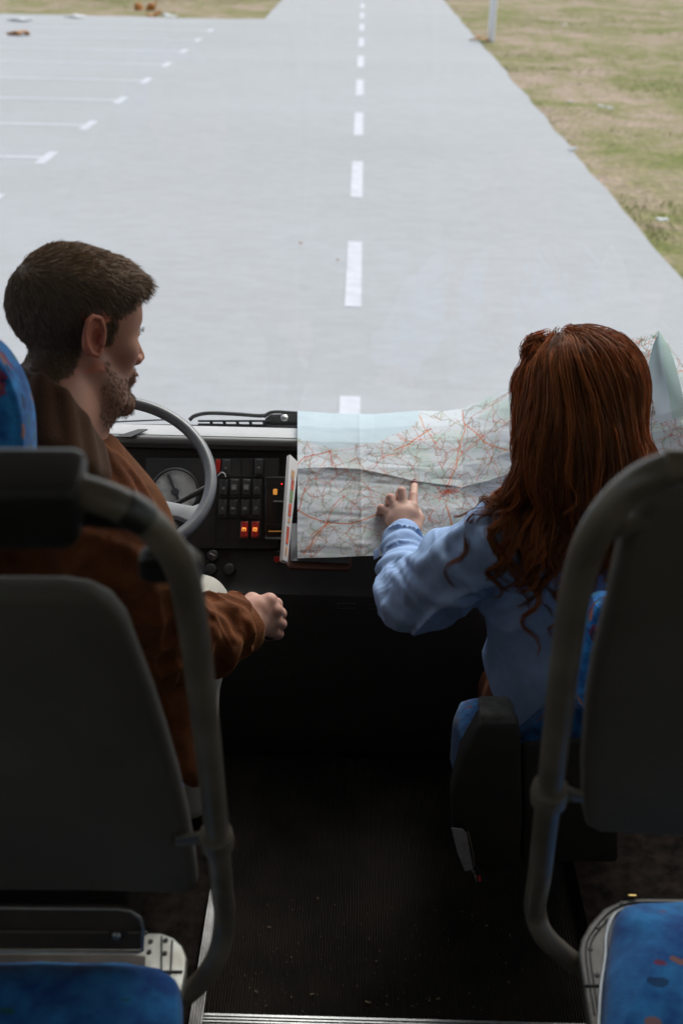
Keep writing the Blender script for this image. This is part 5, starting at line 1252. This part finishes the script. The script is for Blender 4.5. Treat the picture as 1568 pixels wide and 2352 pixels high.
# red nails: the pointing finger's shows, the others curl under
nb = MB(); tip = Vector(A3(951, 1111, 2.331)); vdir = (CAMP-tip).normalized(); fdir = (Vector(A3(951, 1108, 2.338))-Vector(A3(951, 1122, 2.310))).normalized()
nrm_ = (vdir-fdir*vdir.dot(fdir)).normalized(); sd = fdir.cross(nrm_)
V = []; F = []
for i in range(7):
    for j in range(7):
        a = (i/6-.5)*2; b = j/6; V.append(tip+sd*(.0064*math.sin(a*1.25)*(1-.22*b*b))+nrm_*(.0078*math.cos(a*1.1))+fdir*(-.005+.0150*b*(1-.12*a*a)))
for i in range(6):
    for j in range(6): F.append((i*7+j, (i+1)*7+j, (i+1)*7+j+1, i*7+j+1))
o_ = nb.add(V, F).build('fingernail', mat('dark_red_varnish', (.16, .008, .018), .15, spec=.7, coat=.6), wom); md = o_.modifiers.new('s', 'SOLIDIFY'); md.thickness = .0009

HX = [Vector(A3(x, y, 2.05)) for x, y in ((1092, 1440), (1102, 1520), (1130, 1598), (1195, 1684), (1300, 1740), (1420, 1745), (1600, 1700))]
def shirt(P, cutb=True):
    d = ell(P, wch, (.172, .115, .185)); d = smin(d, ell(P, wbel, (.160, .115, .16)), .06)
    d = smin(d, ell(P, whip+np.array([.02, -.01, .015]), (.150, .125, .13)), .06)
    d = smin(d, chain(P, [(wsL, .058), (w_c7+np.array([0, .0, -.06]), .055), (wsR, .058)], .04), .05)
    d = d-.020*folds(P, np.array([.6, 0, 1]), 9, 6, 3.3)-.009*folds(P, np.array([1, 0, -.5]), 17, 7, 7.9)-.0025*fbm(P*16, 2)
    um = (wsL+weL)/2
    arm = chain(P, [(wsL+np.array([.0, 0, .0]), .062), (um+np.array([0, 0, .000]), .070), (weL+np.array([.010, 0, .0]), .064)], .03)
    fo = chain(P, [(weL+np.array([.006, 0, .0]), .058), (weL*.5+wwL*.5+np.array([.0, 0, -.004]), .050), (wwL*.78+weL*.22, .040)], .02)
    ax1 = weL-wsL; ax2 = wwL-weL
    dE = np.linalg.norm(P-weL, axis=1); dW = np.linalg.norm(P-(wwL*.7+weL*.3), axis=1); dS = np.linalg.norm(P-wsL, axis=1)
    arm = arm-.024*folds(P, ax1+np.array([0, 0, .25]), 14, 6, 5.2)*(.5+smooth(.22, .05, dE))-.015*folds(P, ax1, 32, 10, 1.9)*smooth(.16, .03, dS)-.008*folds(P, np.array([1, 0, .8]), 28, 10, 9.9)
    fo = fo-.024*folds(P, ax2+np.array([.06, 0, 0]), 24, 7, 2.6)*smooth(.20, .05, dW)-.006*folds(P, ax2, 50, 20, 4.4)
    s = smin(arm, fo, .025)
    a = ax2/np.linalg.norm(ax2); c0 = wwL-a*.070; c1 = wwL-a*.002
    cuff = cone(P, c0, c1, .0375, .0385)-.002*folds(P, a, 40, 12, 8.1); tt = (P-c0)@a
    cuff = smax(cuff, tt-.070-.010*np.sin(((P-c0)[:, 0])*55+1.0), .003); cuff = smax(cuff, -tt-.005, .004)
    s = smin(s, cuff, .006)
    s = smax(s, -cone(P, c1-a*.012, c1+a*.08, .0305, .034), .003)
    s = np.minimum(s, smax(np.abs(np.linalg.norm((P-c0)-((P-c0)@a)[:, None]*a, axis=1)-.0395)-.0012, np.abs(tt-.002)-.004, .002))
    d = smin(d, s, .022)
    armR = chain(P, [(wsR, .062), (weR, .055), (wwR, .036)], .03)-.008*folds(P, weR-wsR, 20, 9, 1.2); armR = smax(armR, (P-wwR)@((wwR-weR)/np.linalg.norm(wwR-weR)), .005); d = smin(d, armR, .03)
    # collar
    d = smin(d, np.abs(cone(P, w_c7+np.array([0, -.004, -.03]), w_c7+np.array([0, .015, .018]), .060, .062))-.004+np.maximum(0, (P[:, 2]-w_c7[2]-.02))*3, .008)
    if cutb:
        hz = np.interp(P[:, 0], [v.x for v in HX], [v.z for v in HX]); d = smax(d, (hz-P[:, 2])*.75, .006)
    return d
SR = ridge_lines(lambda P: shirt(P, False), [([(860, 1326), (878, 1300), (905, 1284), (939, 1282), (965, 1298)], .0085), ([(926, 1296), (950, 1335), (985, 1365), (1025, 1380), (1072, 1384)], .008),
 ([(1046, 1228), (1015, 1262), (985, 1290), (968, 1300)], .009), ([(1045, 1232), (1083, 1206), (1132, 1184), (1172, 1200)], .007), ([(1070, 1275), (1080, 1296), (1088, 1318)], .006),
 ([(871, 1262), (900, 1240), (935, 1228), (964, 1246)], .006), ([(1095, 1402), (1149, 1388), (1205, 1368)], .008), ([(868, 1352), (880, 1385), (905, 1412), (945, 1428)], .007), ([(1000, 1262), (1030, 1300), (1075, 1330), (1120, 1335)], .007), ([(905, 1320), (930, 1345), (938, 1375)], .006), ([(1110, 1225), (1125, 1262), (1150, 1290)], .006)], 1.7, 2.5, .45)
def shirt2(P):
    d = shirt(P); m = np.linalg.norm(P-A3(1010, 1320, 2.0), axis=1) < .28
    if m.any() and SR: d[m] = smin(d[m], ridges(P[m], SR, .007), .014)
    return d
Wsx, Qs = nets(shirt2, *bounds([wsL, wsR, weL, weR, wwL, wwR, w_c7, whip], .18), .0033)
mesh('shirt', Wsx, Qs, M_SHIRT, wom)
tb_ = MB(); k0 = at(866, 1262, 2.19); tb_.slab([at(857, 1266, 2.19), at(869, 1258, 2.19), at(871, 1280, 2.185), at(858, 1286, 2.185)], -(ROT@Vector((0, 0, -1))), .004, .001); tb_.build('cuff_tab', M_SHIRT, wom)
def skirt(P):
    d = ell(P, whip+np.array([0, .02, -.02]), (.155, .13, .10))
    d = smin(d, chain(P, [(whL, .085), (wkL, .066), (wkL*.3+waL*.7, .055)], .02), .03); return smin(d, chain(P, [(whR, .085), (wkR, .066), (wkR*.3+waR*.7, .055)], .02), .03)-.003*folds(P, wkL-whL, 16, 9, 1.6)
Wk, Qk = nets(skirt, *bounds([whL, whR, wkL, wkR, waL, waR], .10), .0055)
mesh('skirt', Wk, Qk, M_TIGHTS, wom)

# ---- long wavy auburn hair
def hairvol(P):
    d = ell(P, wo+MW@np.array([0, -.012, .042])*WS, np.array([.086, .110, .087]), MW)
    d = smin(d, cone(P, A3(1340, 905, 1.86), A3(1325, 1010, 1.84), .077, .080), .04)
    d = smin(d, cone(P, A3(1298, 960, 1.86), A3(1300, 1100, 1.85), .058, .050), .03)
    d = smin(d, cone(P, A3(1380, 940, 1.86), A3(1405, 1090, 1.85), .054, .052), .03)
    d = smin(d, cone(P, A3(1225, 880, 1.92), A3(1215, 1060, 1.91), .026, .020), .02)
    d = smin(d, cone(P, A3(1318, 1080, 1.845), A3(1335, 1175, 1.845), .054, .030), .04)
    d = smin(d, cone(P, A3(1440, 1090, 1.85), A3(1490, 1190, 1.85), .045, .026), .03)
    d = smin(d, cone(P, A3(1215, 1090, 1.87), A3(1172, 1140, 1.87), .024, .014), .02)
    d = smin(d, cone(P, A3(1290, 806, 1.90), A3(1228, 797, 1.91), .034, .017), .02)      # the lift at the front of the parting
    return d
face_o = wo+MW@np.array([0, .085, -.02])*WS
def hairsolid(P):
    return smax(hairvol(P)+.007, -ell(P, wo+MW@np.array([0, .105, -.035])*WS, (.058, .070, .085), MW), .01)
Wh, Qh = nets(hairsolid, *bounds([wo+np.array([0, 0, .06]), A3(1165, 1150, 1.87), A3(1310, 1230, 1.84), A3(1490, 1190, 1.85)], .13), .0045)
hb = mesh('hair', Wh, Qh, M_HAIR_W, wom); set_tint(hb, np.array([.11, .034, .013])*(1+.25*vnoise(Wh*np.array([90, 90, 12.]))[:, None]))
sh_cache = lambda P: shirt(P, False)
def flow(P): return smin(hairvol(P), sh_cache(P)-.008, .012)
def wgrow(roots, lens, seed, spread, per, steps=30, lev=None, rad=.00075):
    n = len(roots); rg = np.random.default_rng(seed); p = roots.copy(); path_ = [p.copy()]
    step = lens/(steps-1); lev = -.008+.012*rg.random(n) if lev is None else lev
    part = wo+MW@np.array([-.015, -.01, .14])*WS
    ph = rg.random(n)*6.28; fq = 52+22*rg.random(n); drift = rg.normal(size=(n, 3))*.06+np.array([.06, 0, 0]); al = np.zeros(n)
    for k in range(1, steps):
        g = grad(flow, p, .003); out_ = p-part; out_[:, 2] = 0; ol = np.linalg.norm(out_, axis=1)[:, None]+1e-6
        hi = smooth(-.10, .0, p[:, 2]-part[2]+.02)[:, None]
        dirv = np.array([0, 0, -1.])+out_/ol*hi*1.6+drift
        dirv = dirv-g*(dirv*g).sum(1)[:, None]; dirv /= np.linalg.norm(dirv, axis=1)[:, None]+1e-9
        al += step; wavy = smooth(.12, .30, al)
        side = np.cross(dirv, g); dirv = dirv+side*(np.sin(al*fq+ph)*1.15*wavy)[:, None]+g*(np.cos(al*fq*1.0+ph)*.65*wavy)[:, None]
        dirv /= np.linalg.norm(dirv, axis=1)[:, None]
        p = p+dirv*step[:, None]; f_ = flow(p)-lev
        p = p-g*(np.clip(f_, -.02, .02)*(1-.75*wavy))[:, None]
        path_.append(p.copy())
    G_ = np.stack(path_, 1); t = np.linspace(0, 1, steps)
    off = rg.normal(size=(n, per, 3)); off /= np.linalg.norm(off, axis=2)[..., None]+1e-9; off = off*(rg.random((n, per, 1))**.5)*spread
    env = (1-.60*smooth(.35, .95, t))[None, None, :, None]
    w_ = rg.normal(size=(n, per, 1, 3))*.0012*np.sin(t*14+rg.random((n, per, 1))*6.28)[..., None]
    H = G_[:, None]+off[:, :, None]*env+w_*np.linspace(.2, 1, steps)[None, None, :, None]
    H = H.reshape(n*per, steps, 3); lenf = .8+.2*rg.random(n*per)
    tone = np.repeat(.35+1.0*rg.random(n), per)*(.8+.4*rg.random(n*per))
    return H, tone
cand = nets(lambda P: smax(hairvol(P), -ell(P, wo+MW@np.array([0, .11, -.03])*WS, (.055, .065, .085), MW), .005), *bounds([wo], .17), .006)[0]
zt_ = cand[:, 2]; qc = (cand-wo)@MW/WS; ok = (qc[:, 2] > -.045) & ~((qc[:, 1] > .06) & (qc[:, 2] < .055)); cand = cand[ok]
NG = 720; rts = cand[RNG.choice(len(cand), NG, replace=len(cand) < NG)]
top_ = rts[:, 2]-wo[2]
lens = .21+.16*RNG.random(NG)*(.4+RNG.random(NG))+.10*(RNG.random(NG) < .07)
H, tone = wgrow(rts, lens, 5, .0098, 22)
base_c = np.array([.52, .185, .062])
strands_mesh('hair_strands', H, .00056, M_HAIR_W, hb, base_c*tone[:, None])
